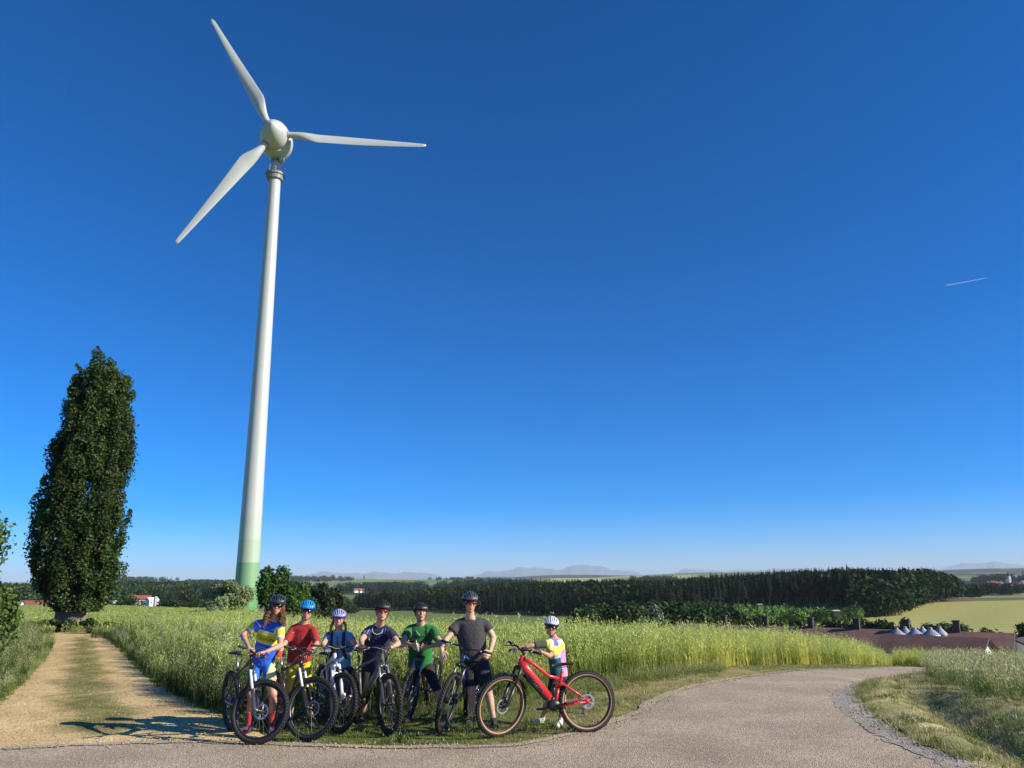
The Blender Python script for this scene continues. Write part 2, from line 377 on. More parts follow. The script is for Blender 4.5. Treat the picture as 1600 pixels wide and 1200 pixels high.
def asphalt_mat(name, base, speck, sc=55, edge=None, attr=False):
    m = bpy.data.materials.new(name); m.use_nodes = True; nt = m.node_tree; n = nt.nodes; l = nt.links
    b = n['Principled BSDF']; b.inputs['Roughness'].default_value = .85; b.inputs['Specular IOR Level'].default_value = .25
    g = n.new('ShaderNodeNewGeometry')
    v1 = n.new('ShaderNodeTexVoronoi'); v1.inputs['Scale'].default_value = sc; l.new(g.outputs['Position'], v1.inputs['Vector'])
    cr = n.new('ShaderNodeValToRGB'); l.new(v1.outputs['Color'], cr.inputs[0])
    cr.color_ramp.elements[0].color = (*[c * .55 for c in base], 1); cr.color_ramp.elements[1].color = (*speck, 1)
    e = cr.color_ramp.elements.new(.45); e.color = (*base, 1)
    nz = n.new('ShaderNodeTexNoise'); nz.inputs['Scale'].default_value = .8; nz.inputs['Detail'].default_value = 8; nz.inputs['Roughness'].default_value = .6
    l.new(g.outputs['Position'], nz.inputs['Vector']); mr = n.new('ShaderNodeMapRange'); l.new(nz.outputs['Fac'], mr.inputs[0])
    mr.inputs['From Min'].default_value = .3; mr.inputs['From Max'].default_value = .7; mr.inputs['To Min'].default_value = .74; mr.inputs['To Max'].default_value = 1.14
    mx = n.new('ShaderNodeMix'); mx.data_type = 'RGBA'; mx.blend_type = 'MULTIPLY'; mx.inputs['Factor'].default_value = 1
    l.new(cr.outputs[0], mx.inputs['A']); l.new(mr.outputs[0], mx.inputs['B']); res = mx.outputs['Result']
    if attr:
        at_ = n.new('ShaderNodeAttribute'); at_.attribute_name = 'col'; m3 = n.new('ShaderNodeMix'); m3.data_type = 'RGBA'; m3.blend_type = 'MULTIPLY'; m3.inputs['Factor'].default_value = 1
        l.new(res, m3.inputs['A']); l.new(at_.outputs['Color'], m3.inputs['B']); res = m3.outputs['Result']
    l.new(res, b.inputs['Base Color'])
    bp = n.new('ShaderNodeBump'); bp.inputs['Strength'].default_value = .7; bp.inputs['Distance'].default_value = .012
    l.new(v1.outputs['Distance'], bp.inputs['Height']); l.new(bp.outputs[0], b.inputs['Normal']); return m

G = lambda *pp: [tuple(ground(x, y)[:2]) for x, y in pp]
TRACK_L = G((85, 989), (80, 1018), (52, 1052), (24, 1078), (0, 1100), (-90, 1165)) + [(-7.2, 8.6)]
CROP_L = G((149, 991), (172, 1002), (199, 1029), (236, 1065), (262, 1081), (310, 1105), (345, 1120))
CROP_R = G((420, 1121), (600, 1117), (760, 1106), (800, 1096), (860, 1086), (937, 1068), (1020, 1056), (1080, 1048), (1140, 1043), (1300, 1039), (1469, 1036), (1525, 1037), (1640, 1040))
ROAD_N = G((1700, 1044), (1520, 1041), (1400, 1043), (1300, 1047), (1200, 1055), (1120, 1067), (1060, 1081), (1025, 1096), (1002, 1115), (955, 1133), (900, 1149), (850, 1160), (800, 1170), (600, 1172), (420, 1166), (300, 1163), (200, 1165), (100, 1169), (0, 1174), (-150, 1182))
ROAD_S = G((1500, 1200), (1430, 1170), (1370, 1135), (1340, 1100), (1335, 1082), (1352, 1071), (1381, 1063), (1425, 1056), (1469, 1052), (1525, 1046), (1700, 1051))
GRAVEL = G((1352, 1070), (1337, 1085), (1345, 1105), (1381, 1133), (1425, 1160), (1512, 1196), (1600, 1225), (1560, 1235), (1470, 1200), (1400, 1169), (1358, 1147), (1328, 1124), (1306, 1107), (1297, 1092), (1312, 1079), (1338, 1069))
VERGE_R = G((1352, 1070), (1337, 1085), (1345, 1105), (1381, 1133), (1425, 1160), (1512, 1196)) + [(5.9, 6.4), (30, 2), (60, 20)] + G((1750, 1056), (1600, 1051), (1525, 1047), (1469, 1053), (1425, 1057), (1381, 1064))
SOUTH = [(4.6, 6.6), (5.2, 0), (6, -8), (-12, -8), (-12, 8)]
def d_poly(x, y, poly):
    p = resample(np.array(poly)[:, :2], .3, True); d = np.full(np.shape(x), 1e9)
    for q in p: d = np.minimum(d, np.hypot(x - q[0], y - q[1]))
    return np.where(inside(poly, x, y), d, -d)
m_asph = asphalt_mat('asphalt', (.39, .305, .215), (.72, .59, .43), 75)
m_grav = asphalt_mat('gravel', (.30, .27, .225), (.62, .56, .47), 60, attr=True)
sheet('road', ROAD_N[:-1] + [(-12, 8.35)] + SOUTH[::-1][:4][0:0] + [(-14, 8), (-14, -8), (6, -8), (5.4, 0), (4.8, 6.0)] + ROAD_S, .3, .030, m_asph, .012, edge=.022)
sheet('gravel_shoulder', GRAVEL, .12, .036, m_grav, .03, edge=.0325, cols=lambda x, y: np.array((1.22, 1.07, .93)) * (1 - smooth01(d_poly(x, y, GRAVEL) / .16))[..., None] + np.array((.95, .97, .98)) * smooth01(d_poly(x, y, GRAVEL) / .16)[..., None])
# thin pale gravel margin between the asphalt and the verge
def margin(line, w0, w1, name, m, lift, step=.2, off=0.):
    p = resample(line, step); t = np.gradient(p, axis=0); t /= np.linalg.norm(t, axis=1, keepdims=True); nn = np.stack([-t[:, 1], t[:, 0]], 1)
    wa = w0 * (1 + .3 * RNG.normal(0, 1, len(p)))[:, None]; wb = w1 * (1 + .25 * RNG.normal(0, 1, len(p)))[:, None]
    a = p + nn * (wa + off); b = p - nn * (wb - off)
    v = np.vstack([a, b]); z = height(v[:, 0], v[:, 1]) + lift; n = len(p)
    q = [(i, i + 1, n + i + 1, n + i) for i in range(n - 1)]
    o = link(name, tri_mesh(name, np.column_stack([v, z]), np.array(q), m, None, True)); tag(o, kind='structure')
margin(ROAD_N[1:-1], .06, .10, 'road_margin', asphalt_mat('pale_grit', (.42, .35, .23), (.66, .57, .41), 70), .034)
MID = G((118, 996), (113, 1010), (106, 1042), (96, 1097), (100, 1135), (150, 1150), (215, 1140), (195, 1107), (168, 1068), (157, 1037), (147, 1004), (132, 996))
def wob(x, y): return .5 * np.sin(x * 3.1 + y * 1.3) * np.sin(y * 2.3 - x) + .3 * np.sin(x * 7.3 + 1) * np.sin(y * 6.1) + .25 * np.sin(x * 15 + y * 3) * np.sin(y * 13 + 2)
def track_cols(x, y):
    w = smooth01((d_poly(x, y, MID) + .35 + .45 * wob(x, y)) / .7)[..., None] * .95
    w2 = smooth01((wob(x * .7 + 5, y * .8) - .25) / .4)[..., None] * .30
    g = np.array((.28, .36, .20)); c = 1 * (1 - w) + g * w; return c * (1 - w2) + c * np.array((.72, .72, .62)) * w2
m_sand = asphalt_mat('sandy_gravel', (.64, .45, .20), (.86, .67, .36), 40, attr=True)
sheet('dirt_track', TRACK_L + [(-14, 8.4)] + ROAD_N[::-1][1:8][:5] + G((420, 1163), (400, 1135), (345, 1121)) + CROP_L[::-1] + G((120, 985)), .16, .012, m_sand, .04, cols=track_cols)
m_verge = asphalt_mat('verge_soil', (.27, .25, .10), (.44, .39, .19), 40, attr=True)
def verge_cols(x, y):
    a = np.degrees(np.arctan2(x, y)); w = np.clip(np.interp(a, [-16, -2, 4, 8], [.15, .25, .6, .85]) + .5 * wob(x * .6, y * .6), 0, 1)[..., None]
    return np.array((.38, .52, .28)) * (1 - w) + np.array((1.15, 1.0, .85)) * w
sheet('roadside_verge', CROP_R[:-1] + [ROAD_N[0]] + ROAD_N[1:15] + G((425, 1150), (400, 1135)), .2, .018, m_verge, .05, cols=verge_cols)
def ditch(x, y):
    return .035 * np.sin(x * 5.1 + y * 2) * np.sin(y * 4.3 - x) + .02 * np.sin(x * 13) * np.sin(y * 11)
m_hay = asphalt_mat('mown_verge', (.50, .43, .20), (.74, .66, .38), 40, attr=True)
def hay_cols(x, y):
    w = smooth01((wob(x * .5 + 3, y * .5) + .1) / .6)[..., None]; return np.array((1., 1, 1)) * (1 - w) + np.array((.45, .52, .38)) * w
sheet('mown_bank', VERGE_R, .22, .060, m_hay, .04, bump=ditch, edge=.026, cols=hay_cols)
# ---------------------------------------------------------------- wind turbine
def turbine():
    v = ray(428, 209); D = 105.; C = V(0, 0, CAM_H) + v / math.hypot(v[0], v[1]) * D
    yaw = R(8); tilt = R(4); n = V(math.sin(yaw) * math.cos(tilt), -math.cos(yaw) * math.cos(tilt), math.sin(tilt))
    a = nrm(np.cross([0, 0, 1], n)); b = np.cross(n, a)
    ax = np.array([a, b, n])                                     # third row = rotor axis towards the viewer
    tc = C - n * 3.1; base = on_ground(tc[0], tc[1], -.3); top = C[2] - 2.9
    root = empty('wind_turbine', base)
    tag(root, 'tall white three bladed wind turbine with green bands at its tower foot', 'wind turbine')
    o = base
    white = mat('turbine_white', (.44, .455, .44), .4, var=.05, vscale=.35)
    dark = mat('turbine_steel', (.20, .22, .23), .5)
    # tower with graded green foot: separate bands of paint on one shaft
    m = bpy.data.materials.new('tower_paint'); m.use_nodes = True; nt = m.node_tree; N = nt.nodes; L = nt.links
    bs = N['Principled BSDF']; bs.inputs['Roughness'].default_value = .42
    t_ = N.new('ShaderNodeTexCoord'); sp = N.new('ShaderNodeSeparateXYZ'); L.new(t_.outputs['Object'], sp.inputs[0])
    mr = N.new('ShaderNodeMapRange'); mr.inputs['From Min'].default_value = 0; mr.inputs['From Max'].default_value = 20; L.new(sp.outputs['Z'], mr.inputs[0])
    cr = N.new('ShaderNodeValToRGB'); cr.color_ramp.interpolation = 'CONSTANT'; L.new(mr.outputs[0], cr.inputs[0])
    el = cr.color_ramp.elements; el[0].position = 0; el[0].color = (.13, .31, .13, 1); el[1].position = .168; el[1].color = (.20, .37, .19, 1)
    for p_, c_ in ((.325, (.38, .47, .35)), (.475, (.43, .49, .42)), (.63, (.47, .49, .465))):
        e = el.new(p_); e.color = (*c_, 1)
    nz = N.new('ShaderNodeTexNoise'); nz.inputs['Scale'].default_value = .5; L.new(t_.outputs['Object'], nz.inputs['Vector'])
    m2 = N.new('ShaderNodeMix'); m2.data_type = 'RGBA'; m2.blend_type = 'MULTIPLY'; m2.inputs['Factor'].default_value = .10
    L.new(cr.outputs[0], m2.inputs['A']); L.new(nz.outputs['Fac'], m2.inputs['B']); L.new(m2.outputs['Result'], bs.inputs['Base Color'])
    H = top - base[2]
    mb = MB(); hs_ = np.linspace(0, H, 60); rr = 1.50 + (.80 - 1.50) * (hs_ / H) ** .93
    mb.lathe([(r_, h) for r_, h in zip(rr, hs_)], n=56, cap=True); tw = mb.build('tower', m, root, True)
    # platform with rail under the nacelle
    mb = MB(); zp = H - 1.9
    mb.lathe([(.8, zp - .3), (1.38, zp - .3), (1.42, zp), (.8, zp)], n=20); mb.lathe([(.83, zp - .95), (1.16, zp - .95), (1.24, zp - .3), (.85, zp - .3)], n=20)
    mb.build('platform', dark, root)
    mb = MB()
    for k in range(10):
        an = k * 2 * math.pi / 10; p_ = V(1.36 * math.cos(an), 1.36 * math.sin(an), zp); mb.tube([p_, p_ + V(0, 0, 1.1)], .03, 5)
    for h in (.55, 1.1): mb.tube([(1.36 * math.cos(q), 1.36 * math.sin(q), zp + h) for q in np.linspace(0, 2 * math.pi, 21)], .022, 5)
    mb.build('railing', white, root)
    mb = MB(); mb.lathe([(.62, H - 1.8), (.62, H + .3), (.95, H + .8)], n=20)
    mb.build('yaw_neck', dark, root, True)
    C0 = C - o                                                   # local
    # egg-shaped nacelle behind the rotor
    mb = MB(); prof = []
    for s_ in np.linspace(0, 1, 26):
        x = -5.6 + 4.7 * s_; r_ = 2.42 * math.sin(math.pi * (s_ ** .8) * .62) ** .8 if s_ > 0 else .02
        prof.append((max(.02, r_), x))
    mb.lathe(prof, C0, ax, 40, cap=True); mb.build('nacelle', white, root, True)
    mb = MB(); prof = [(2.05, -.86), (2.12, -.5), (2.06, .1), (1.80, .85), (1.38, 1.5), (.88, 2.02), (.4, 2.36), (.02, 2.5)]
    mb.lathe(prof, C0, ax, 40); mb.build('spinner', white, root, True)
    mb = MB()                                                    # cooling intake and hanging box below the nacelle
    mb.box(C0 - n * 2.6 - V(0, 0, 2.35) + a * .9, (.28, .45, .45), ax); mb.build('vent_box', white, root)
    mb = MB(); mb.tube([C0 - n * 3.4 + b * 2.0, C0 - n * 3.4 + b * 2.9], .035, 5); mb.build('wind_sensor', white, root)
    for ph in (2.07, 2.07 + 2 * math.pi / 3, 2.07 + 4 * math.pi / 3):
        rad = math.cos(ph) * a + math.sin(ph) * b; tan = np.cross(n, rad)
        st = np.linspace(0, 1, 44); vs = []; fs = []; npf = 20
        for s_ in st:
            r_ = 1.55 + s_ * (22.0 - 1.55)
            if s_ < .10: ch = .95; th = .95
            chord = .92 + (2.05 - .92) * smooth01((s_ - .04) / .19) if s_ < .23 else 2.05 - 1.50 * ((s_ - .23) / .77) ** .90
            if s_ > .97: chord *= (1 - .55 * (s_ - .97) / .03)
            tk = 1.0 if s_ < .05 else (1.0 + (.26 - 1.0) * smooth01((s_ - .05) / .20)) * 1.0
            if s_ > .25: tk = .26 - .12 * (s_ - .25)
            tw_ = -R(25) * (1 - smooth01((s_ - .0) / .9)) ** 1.3 - R(4)
            cd = math.cos(tw_) * tan + math.sin(tw_) * n; td = np.cross(rad, cd)
            off = -.30 * smooth01((s_ - .04) / .2)               # leading edge stays straight
            for k in range(npf):
                q = 2 * math.pi * k / npf; x = math.cos(q); y = math.sin(q)
                sh = 1 - .45 * (1 - x) / 2 * (1 - smooth01((.2 - s_) / .2)) if False else 1
                yy = y * .5 * tk * (1 - .55 * smooth01((s_ - .05) / .2) * max(0, -x)) * min(1, 1)
                vs.append(C0 + rad * r_ + cd * (chord * (x * .5 + off * (1 if s_ > 0 else 0) * -0.0 - .18 * smooth01((s_ - .04) / .2))) + td * (chord * yy) + n * (.35 * s_ * s_))
        m_ = len(st)
        for i in range(m_ - 1):
            for k in range(npf):
                k2 = (k + 1) % npf; fs.append((i * npf + k, i * npf + k2, (i + 1) * npf + k2, (i + 1) * npf + k))
        fs.append(tuple(range(npf))[::-1]); fs.append(tuple((m_ - 1) * npf + k for k in range(npf)))
        mb = MB(); mb.add(vs, fs); bl = mb.build('blade', white, root, True)
        mb = MB(); axb = np.array([tan, np.cross(rad, tan), rad])
        mb.lathe([(.55, 1.6), (.57, 1.8), (.57, 2.12), (.5, 2.14), (.4, 2.14)], C0, axb, 24); mb.build('blade_collar', dark, root, True)
    for ch in root.children:                                     # meshes are in metres from the root
        pass
turbine()

# ---------------------------------------------------------------- contrail and Alps
vap = mat('vapour', (.8, .85, .9), 1); vap.node_tree.nodes['Principled BSDF'].inputs['Alpha'].default_value = .22
mb = MB(); p0 = at(1478, 446, 9000); p1 = at(1542, 434, 9300); pts = np.linspace(p0, p1, 30) + RNG.normal(0, 2, (30, 3))
mb.tube(pts, np.concatenate([[1], np.linspace(4.5, 2.5, 28), [1]]), 6)
tag(mb.build('contrail', vap, None, True), 'thin white vapour trail high in the blue sky on the right', 'contrail')

def mountains():
    xs = np.linspace(-60, 60, 700)
    n = len(xs); ys = [0, .5, 1]
    Y0 = 26000.; vs = []; prof = []
    def nse(x, o): return sum(np.sin(x * f * 1.7 + o * 3 + f) / f ** .9 for f in (1, 2.3, 4.1, 7.7, 13.1, 23, 41))
    px = np.linspace(-100, 1750, n)
    rid = 10 + 5.0 * nse(px * .011, 1)
    env = np.interp(px, [-100, 250, 480, 560, 700, 850, 1100, 1180, 1300, 1450, 1500, 1600, 1750], [0, .25, .8, 1, 1.35, 1.3, 1.25, .7, .5, .7, 1, 1.1, 1])
    hgt = np.clip(rid * env, .5, 40)                               # photo pixels above the horizon
    crest = []
    for p_, h in zip(px, hgt):
        w = at(p_, 905 - (p_ - 800) * .0131 - h, Y0); crest.append(w)
    crest = np.array(crest)
    front = crest.copy(); front[:, 1] -= 2200; front[:, 0] *= (Y0 - 2200) / Y0; front[:, 2] = -60
    mid = crest * .55 + front * .45; mid[:, 2] = crest[:, 2] * .55 + RNG.normal(0, 14, n); mid[:, 1] += RNG.normal(0, 60, n)
    back = crest.copy(); back[:, 1] += 1500; back[:, 2] = -60
    v = np.vstack([front, mid, crest, back]); q = []
    for r_ in range(3):
        for i in range(n - 1): q.append((r_ * n + i, r_ * n + i + 1, (r_ + 1) * n + i + 1, (r_ + 1) * n + i))
    m = bpy.data.materials.new('hazed_rock_and_snow'); m.use_nodes = True; nt = m.node_tree; N = nt.nodes; L = nt.links
    g = N.new('ShaderNodeNewGeometry'); nz = N.new('ShaderNodeTexNoise'); nz.inputs['Scale'].default_value = .004; nz.inputs['Detail'].default_value = 8
    L.new(g.outputs['Position'], nz.inputs['Vector']); cr = N.new('ShaderNodeValToRGB'); L.new(nz.outputs['Fac'], cr.inputs[0])
    cr.color_ramp.elements[0].position = .5; cr.color_ramp.elements[0].color = (.08, .12, .15, 1); cr.color_ramp.elements[1].position = .66; cr.color_ramp.elements[1].color = (.20, .25, .31, 1)  # blue of distant haze mixed into the rock and snow tones
    L.new(cr.outputs[0], N['Principled BSDF'].inputs['Base Color'])
    tag(link('mountains', tri_mesh('mountains', v, np.array(q), m)), kind='structure')
mountains()

# ---------------------------------------------------------------- haze
_zt = max(max((o_.matrix_world @ v_.co).z for v_ in o_.data.vertices) for o_ in SC.objects if o_.name in ('mountains', 'ground')) + 8
_zb = min(v_.co.z for v_ in bpy.data.objects['ground'].data.vertices) - 1; _zb = min(_zb, min(v_.co.z for v_ in bpy.data.objects['mountains'].data.vertices) - 1)
print('HAZE', _zb, _zt)
mb = MB(); mb.box((0, 0, (_zt + _zb) / 2), (30500, 30500, (_zt - _zb) / 2))
hz = mb.build('haze'); tag(hz, kind='stuff')
m = bpy.data.materials.new('haze'); m.use_nodes = True; nt = m.node_tree; nt.nodes.clear()
pv = nt.nodes.new('ShaderNodeVolumePrincipled'); pv.inputs['Color'].default_value = (.78, .92, 1.0, 1); pv.inputs['Density'].default_value = 4.8e-5
pv.inputs['Anisotropy'].default_value = .0
om = nt.nodes.new('ShaderNodeOutputMaterial'); nt.links.new(pv.outputs[0], om.inputs['Volume']); hz.data.materials.append(m)

# ---------------------------------------------------------------- trees
BARK = mat('bark', (.16, .13, .10), .9, var=.35, vscale=14, bump=.8, bscale=25)
BARK_FAR = mat('bark_far', (.19, .15, .12), .9)
LEAF = leaf_mat('leaves', .18, .28)
CONIF = leaf_mat('needles', .35, .08, .8); CONIF.node_tree.nodes['Principled BSDF'].inputs['Specular IOR Level'].default_value = .05
def leaf_cloud(P, size, cols, nrm_bias=None, aspect=1.5, rng=RNG):
    """one pointed leaf (two triangles) at each point"""
    n = len(P); size = np.broadcast_to(size, (n,))
    d = rng.normal(size=(n, 3)); d /= np.linalg.norm(d, axis=1, keepdims=True)
    if nrm_bias is not None: d = d + nrm_bias; d /= np.linalg.norm(d, axis=1, keepdims=True)
    r_ = rng.normal(size=(n, 3)); u = np.cross(d, r_); u /= np.linalg.norm(u, axis=1, keepdims=True); w = np.cross(d, u)
    s = size[:, None]
    a = P - u * s * .5 * aspect; b = P + w * s * .5 + d * s * .12; c = P + u * s * .5 * aspect; e = P - w * s * .5 + d * s * .12
    v = np.stack([a, b, c, e], 1).reshape(-1, 3); k = np.arange(n)[:, None] * 4
    t = np.hstack([k, k + 1, k + 2, k + 3])
    return v, t, np.repeat(cols, 4, 0)
def col_var(n, base, var=.25, rng=RNG, warm=.12):
    base = np.array(base)[None]; f = 1 + rng.normal(0, var, (n, 1)); w = rng.normal(0, warm, (n, 1))
    c = base * f; c[:, 0:1] *= 1 + w; c[:, 2:3] *= 1 - w
    return np.clip(c, .004, .9)

def poplar():
    Y = 36.; base = at(108, 978, Y); base[2] = float(height(base[0], base[1])) - .05
    root = empty('poplar_tree', base); tag(root, 'tall dark old poplar with upright branches beside the bend of the dirt track', 'tree')
    # outline read off the picture: (pixel row, left, right)
    rows = [(545, 147, 151), (553, 143, 168), (566, 135, 179), (580, 128, 188), (600, 121, 198), (620, 114, 202), (660, 99, 205), (700, 86, 208), (760, 72, 203), (800, 58, 202), (840, 50, 198), (880, 44, 194), (900, 46, 190), (920, 60, 186), (940, 84, 165), (952, 88, 148)]
    zz = []; xl = []; xr = []
    for y, l_, r_ in rows:
        A_ = at(l_, y, Y) - base; B_ = at(r_, y, Y) - base; zz.append((A_[2] + B_[2]) / 2); xl.append(A_[0]); xr.append(B_[0])
    zz = np.array(zz[::-1]); xl = np.array(xl[::-1]); xr = np.array(xr[::-1])
    rng = np.random.default_rng(11)
    P = []; N = []; C = []; limbs = MB(); plume_axes = []
    nb = 330
    for k in range(nb):
        zc = zz[0] + (zz[-1] - zz[0]) * rng.uniform(0.0, .93) ** 1.05
        L_, R_ = np.interp(zc, zz, xl), np.interp(zc, zz, xr); hw = (R_ - L_) / 2; cx = (L_ + R_) / 2
        th = rng.uniform(0, 2 * math.pi); rr = math.sqrt(rng.uniform(.05, 1)) * .93
        cen = V(cx + hw * rr * math.cos(th), hw * .8 * rr * math.sin(th), zc)
        ln = rng.uniform(.6, 1.25) * (.6 if zc > zz[-1] * .8 else 1); wd = rng.uniform(.20, .38)
        up = nrm(V(math.cos(th) * .22 * rr + .05, math.sin(th) * .2 * rr, 1))
        plume_axes.append((cen, up, ln, wd))
    for px_, py_ in ((149, 560), (157, 566), (143, 580), (184, 578), (198, 592), (172, 574), (202, 640), (206, 690), (55, 850), (62, 800), (90, 700), (120, 610), (197, 830)):
        c_ = at(px_, py_, Y) - base; plume_axes.append((c_, nrm(V(.04, 0, 1)), .62, .24))
    for k in range(55):
        zc = zz[0] + (zz[-1] - zz[0]) * rng.uniform(.08, .92); L_, R_ = np.interp(zc, zz, xl), np.interp(zc, zz, xr); f_ = rng.uniform(-.75, .75)
        plume_axes.append((V((L_ + R_) / 2 + f_ * (R_ - L_) / 2, -.62 * (R_ - L_) / 2 * math.sqrt(1 - f_ * f_), zc), nrm(V(f_ * .2, -.1, 1)), rng.uniform(.5, 1.1), rng.uniform(.18, .32)))
    for (cen, up, ln, wd) in plume_axes:
        m_ = int(900 * ln * wd / .34)
        t = rng.uniform(-1, 1, m_); prof = np.sqrt(np.clip(1 - t ** 2, 0, 1)) * (1 - .25 * t)
        th = rng.uniform(0, 2 * math.pi, m_); rad = wd * prof * np.sqrt(rng.uniform(.25, 1.0, m_)) * (1 + .3 * rng.normal(size=m_))
        s1 = nrm(np.cross(up, [0, 1, .1])); s2 = np.cross(up, s1)
        off = np.outer(np.cos(th), s1) + np.outer(np.sin(th), s2)
        p = cen + np.outer(t * ln, up) + off * rad[:, None]
        zc = p[:, 2]; jit = .26 * np.sin(zc * 4.6 + cen[0] * 5) + .16 * np.sin(zc * 11 + cen[1] * 7); L_ = np.interp(zc, zz, xl) + jit; R_ = np.interp(zc, zz, xr) + jit * .8
        k = (p[:, 0] > L_ - .15 * rng.random(m_)) & (p[:, 0] < R_ + .15 * rng.random(m_)) & (zc < zz[-1] + .3) & (zc > zz[0] - .1)
        # the gap of sky between the left limb and the main body
        g = np.abs(p[:, 0] - np.interp(zc, [zz[0], 3.4, 5.2], [-1.35, -.95, -.8])) < .13 * np.interp(zc, [2.2, 3.0, 4.4, 5.0], [0, 1, 1, 0])
        k &= ~(g & (rng.random(m_) < .85))
        hole = np.sin(p[:, 0] * 3.3 + p[:, 2] * 1.9 + 1) * np.sin(p[:, 2] * 2.6 - p[:, 0] * 2.1) * np.sin(p[:, 1] * 2.2 + p[:, 2] * .8 + 2); k &= ~((hole > .30) & (rng.random(m_) < .88))
        P.append(p[k]); N.append(off[k] * .9 + up * .2 + V(0, 0, .3)); C.append(np.full(int(k.sum()), rng.uniform(.62, 1.55)))
    P = np.concatenate(P); N = np.concatenate(N)
    c = col_var(len(P), (.036, .064, .014), .26, rng) * np.concatenate(C)[:, None]
    v, t, cc = leaf_cloud(P, rng.uniform(.05, .11, len(P)), c, N, 1.25, rng)
    link('crown', tri_mesh('crown', v, t, LEAF, cc), root)['kind'] = 'stuff'
    mb = MB(); an = np.linspace(0, 2 * np.pi, 19)[:-1]; prof = [(0, .74), (.3, .60), (.8, .55), (1.4, .58), (2.0, .50)]
    vs = []; fs = []
    for i, (z, r_) in enumerate(prof):
        for j, q in enumerate(an):
            rj = r_ * (1 + .13 * math.sin(5 * q + i * .4) + .07 * math.sin(9 * q + i)); vs.append((rj * math.cos(q) * 1.1, rj * math.sin(q), z))
    for i in range(len(prof) - 1):
        for j in range(18): fs.append((i * 18 + j, i * 18 + (j + 1) % 18, (i + 1) * 18 + (j + 1) % 18, (i + 1) * 18 + j))
    mb.add(vs, fs); mb.build('trunk', BARK, root, True)
    for k in range(14):
        q = k * 2.4; x0 = .35 * math.cos(q); y0 = .35 * math.sin(q); h = rng.uniform(6, 11.5); cxm = np.interp(h, zz, (xl + xr) / 2); hw = np.interp(h, zz, (xr - xl) / 2)
        e = V(cxm + hw * .3 * math.cos(q), .2 + hw * .3 * math.sin(q), h); m1 = V(x0 * 2.6 + cxm * .25, y0 * 2.6, h * .4)
        pts = [V(x0, y0, 1.2), V(x0 * 1.9, y0 * 1.8, 2.4), m1, (m1 + e) / 2 + rng.normal(0, .12, 3), e]
        if k == 3: pts = [V(-.3, .1, 1.3), V(-1.0, -.2, 2.6), V(-1.1, -.3, 4.2), V(-.9, -.2, 6), V(-.4, 0, 8)]
        mb = MB(); mb.tube(resample(pts, .6), np.linspace(.17, .03, len(resample(pts, .6))), 7); mb.build('limb', BARK, root, True)
poplar()

def shrub(name, label, cat, base, rx, ry, h, n, leaf, col, group=None, stems=True, seed=0, flat=.0, lean=0., cl=None):
    """a broad bush: uneven lobes of leaves on a few stems"""
    rng = np.random.default_rng(seed + 77); root = empty(name, base); tag(root, label, cat, group)
    nl = cl or 9 + int(rx * 3); P = []; N = []
    for k in range(nl):
        th = rng.uniform(0, 2 * math.pi); rr = math.sqrt(rng.random()) * .72; z = rng.uniform(.22, .86) * h
        f = math.sqrt(max(.05, 1 - (z / h) ** 2.2)) if flat == 0 else 1
        c = V(rx * rr * f * math.cos(th) + lean * z, ry * rr * f * math.sin(th), z); r_ = rng.uniform(.20, .38) * V(rx * .8 + .1, ry * .8 + .1, h * .62)
        m_ = n // nl; d = rng.normal(size=(m_, 3)); d /= np.linalg.norm(d, axis=1, keepdims=True)
        p = c + d * r_ * (rng.uniform(.55, 1.06, (m_, 1)) * (1 + .14 * rng.normal(size=(m_, 1))))
        P.append(p); N.append(d)
    P = np.concatenate(P); N = np.concatenate(N); k = P[:, 2] > .03; P = P[k]; N = N[k]
    c = col_var(len(P), col, .24, rng)
    v, t, cc = leaf_cloud(P, rng.uniform(.7, 1.3, len(P)) * leaf, c, N * .9 + V(0, 0, .25), 1.3, rng)
    link('foliage', tri_mesh('foliage', v, t, LEAF, cc), root)['kind'] = 'stuff'
    if stems:
        mb = MB()
        for k in range(5):
            q = k * 1.26; e = V(rx * .5 * math.cos(q) + lean * h * .6, ry * .5 * math.sin(q), h * .65)
            mb.tube([V(.05 * math.cos(q), .05 * math.sin(q), -.05), e * V(.4, .4, .5), e], [.045 * h ** .5, .03 * h ** .5, .01], 6)
        mb.build('stems', BARK, root, True)
    return root
def atg(px, Y): # ground position below a picture column at depth Y
    x = at(px, 905, Y)[0]; return on_ground(x, Y)
def top_h(px, py, Y): p = at(px, py, Y); return p[2] - float(height(p[0], p[1]))
# the two bushes by the tower foot, the wood's edge right of them
b = atg(366, 62); shrub('willow_bush', 'grey green feathery bush in front of the green tower foot', 'bush', b, 2.1, 1.8, top_h(366, 905, 62), 9000, .13, (.27, .33, .14), seed=1)
b = atg(340, 60); shrub('willow_bush', 'low grey green bush left of the larger one at the tower foot', 'bush', b, 1.3, 1.2, top_h(340, 932, 60), 3500, .12, (.24, .30, .13), seed=2)
b = atg(428, 72); shrub('hazel_bush', 'tall dark green leafy bush just right of the green tower foot', 'bush', b, 2.3, 2., top_h(424, 888, 72), 9000, .20, (.045, .10, .018), seed=3)
b = atg(466, 76); shrub('hazel_bush', 'bright green bush behind the person in red, right of the dark one', 'bush', b, 2.2, 2., top_h(466, 912, 76), 8000, .18, (.09, .18, .025), seed=4)
b = atg(448, 74); shrub('hazel_bush', 'low green bush between the person in the cycling jersey and the one in red', 'bush', b, 1.8, 1.6, top_h(448, 925, 74), 5000, .18, (.06, .13, .02), seed=5)
b = atg(500, 105); shrub('broadleaf_tree', 'dark broad tree behind the woman in light blue, left one', 'tree', b, 3.2, 3., top_h(500, 914, 105), 8000, .30, (.022, .042, .014), seed=6)
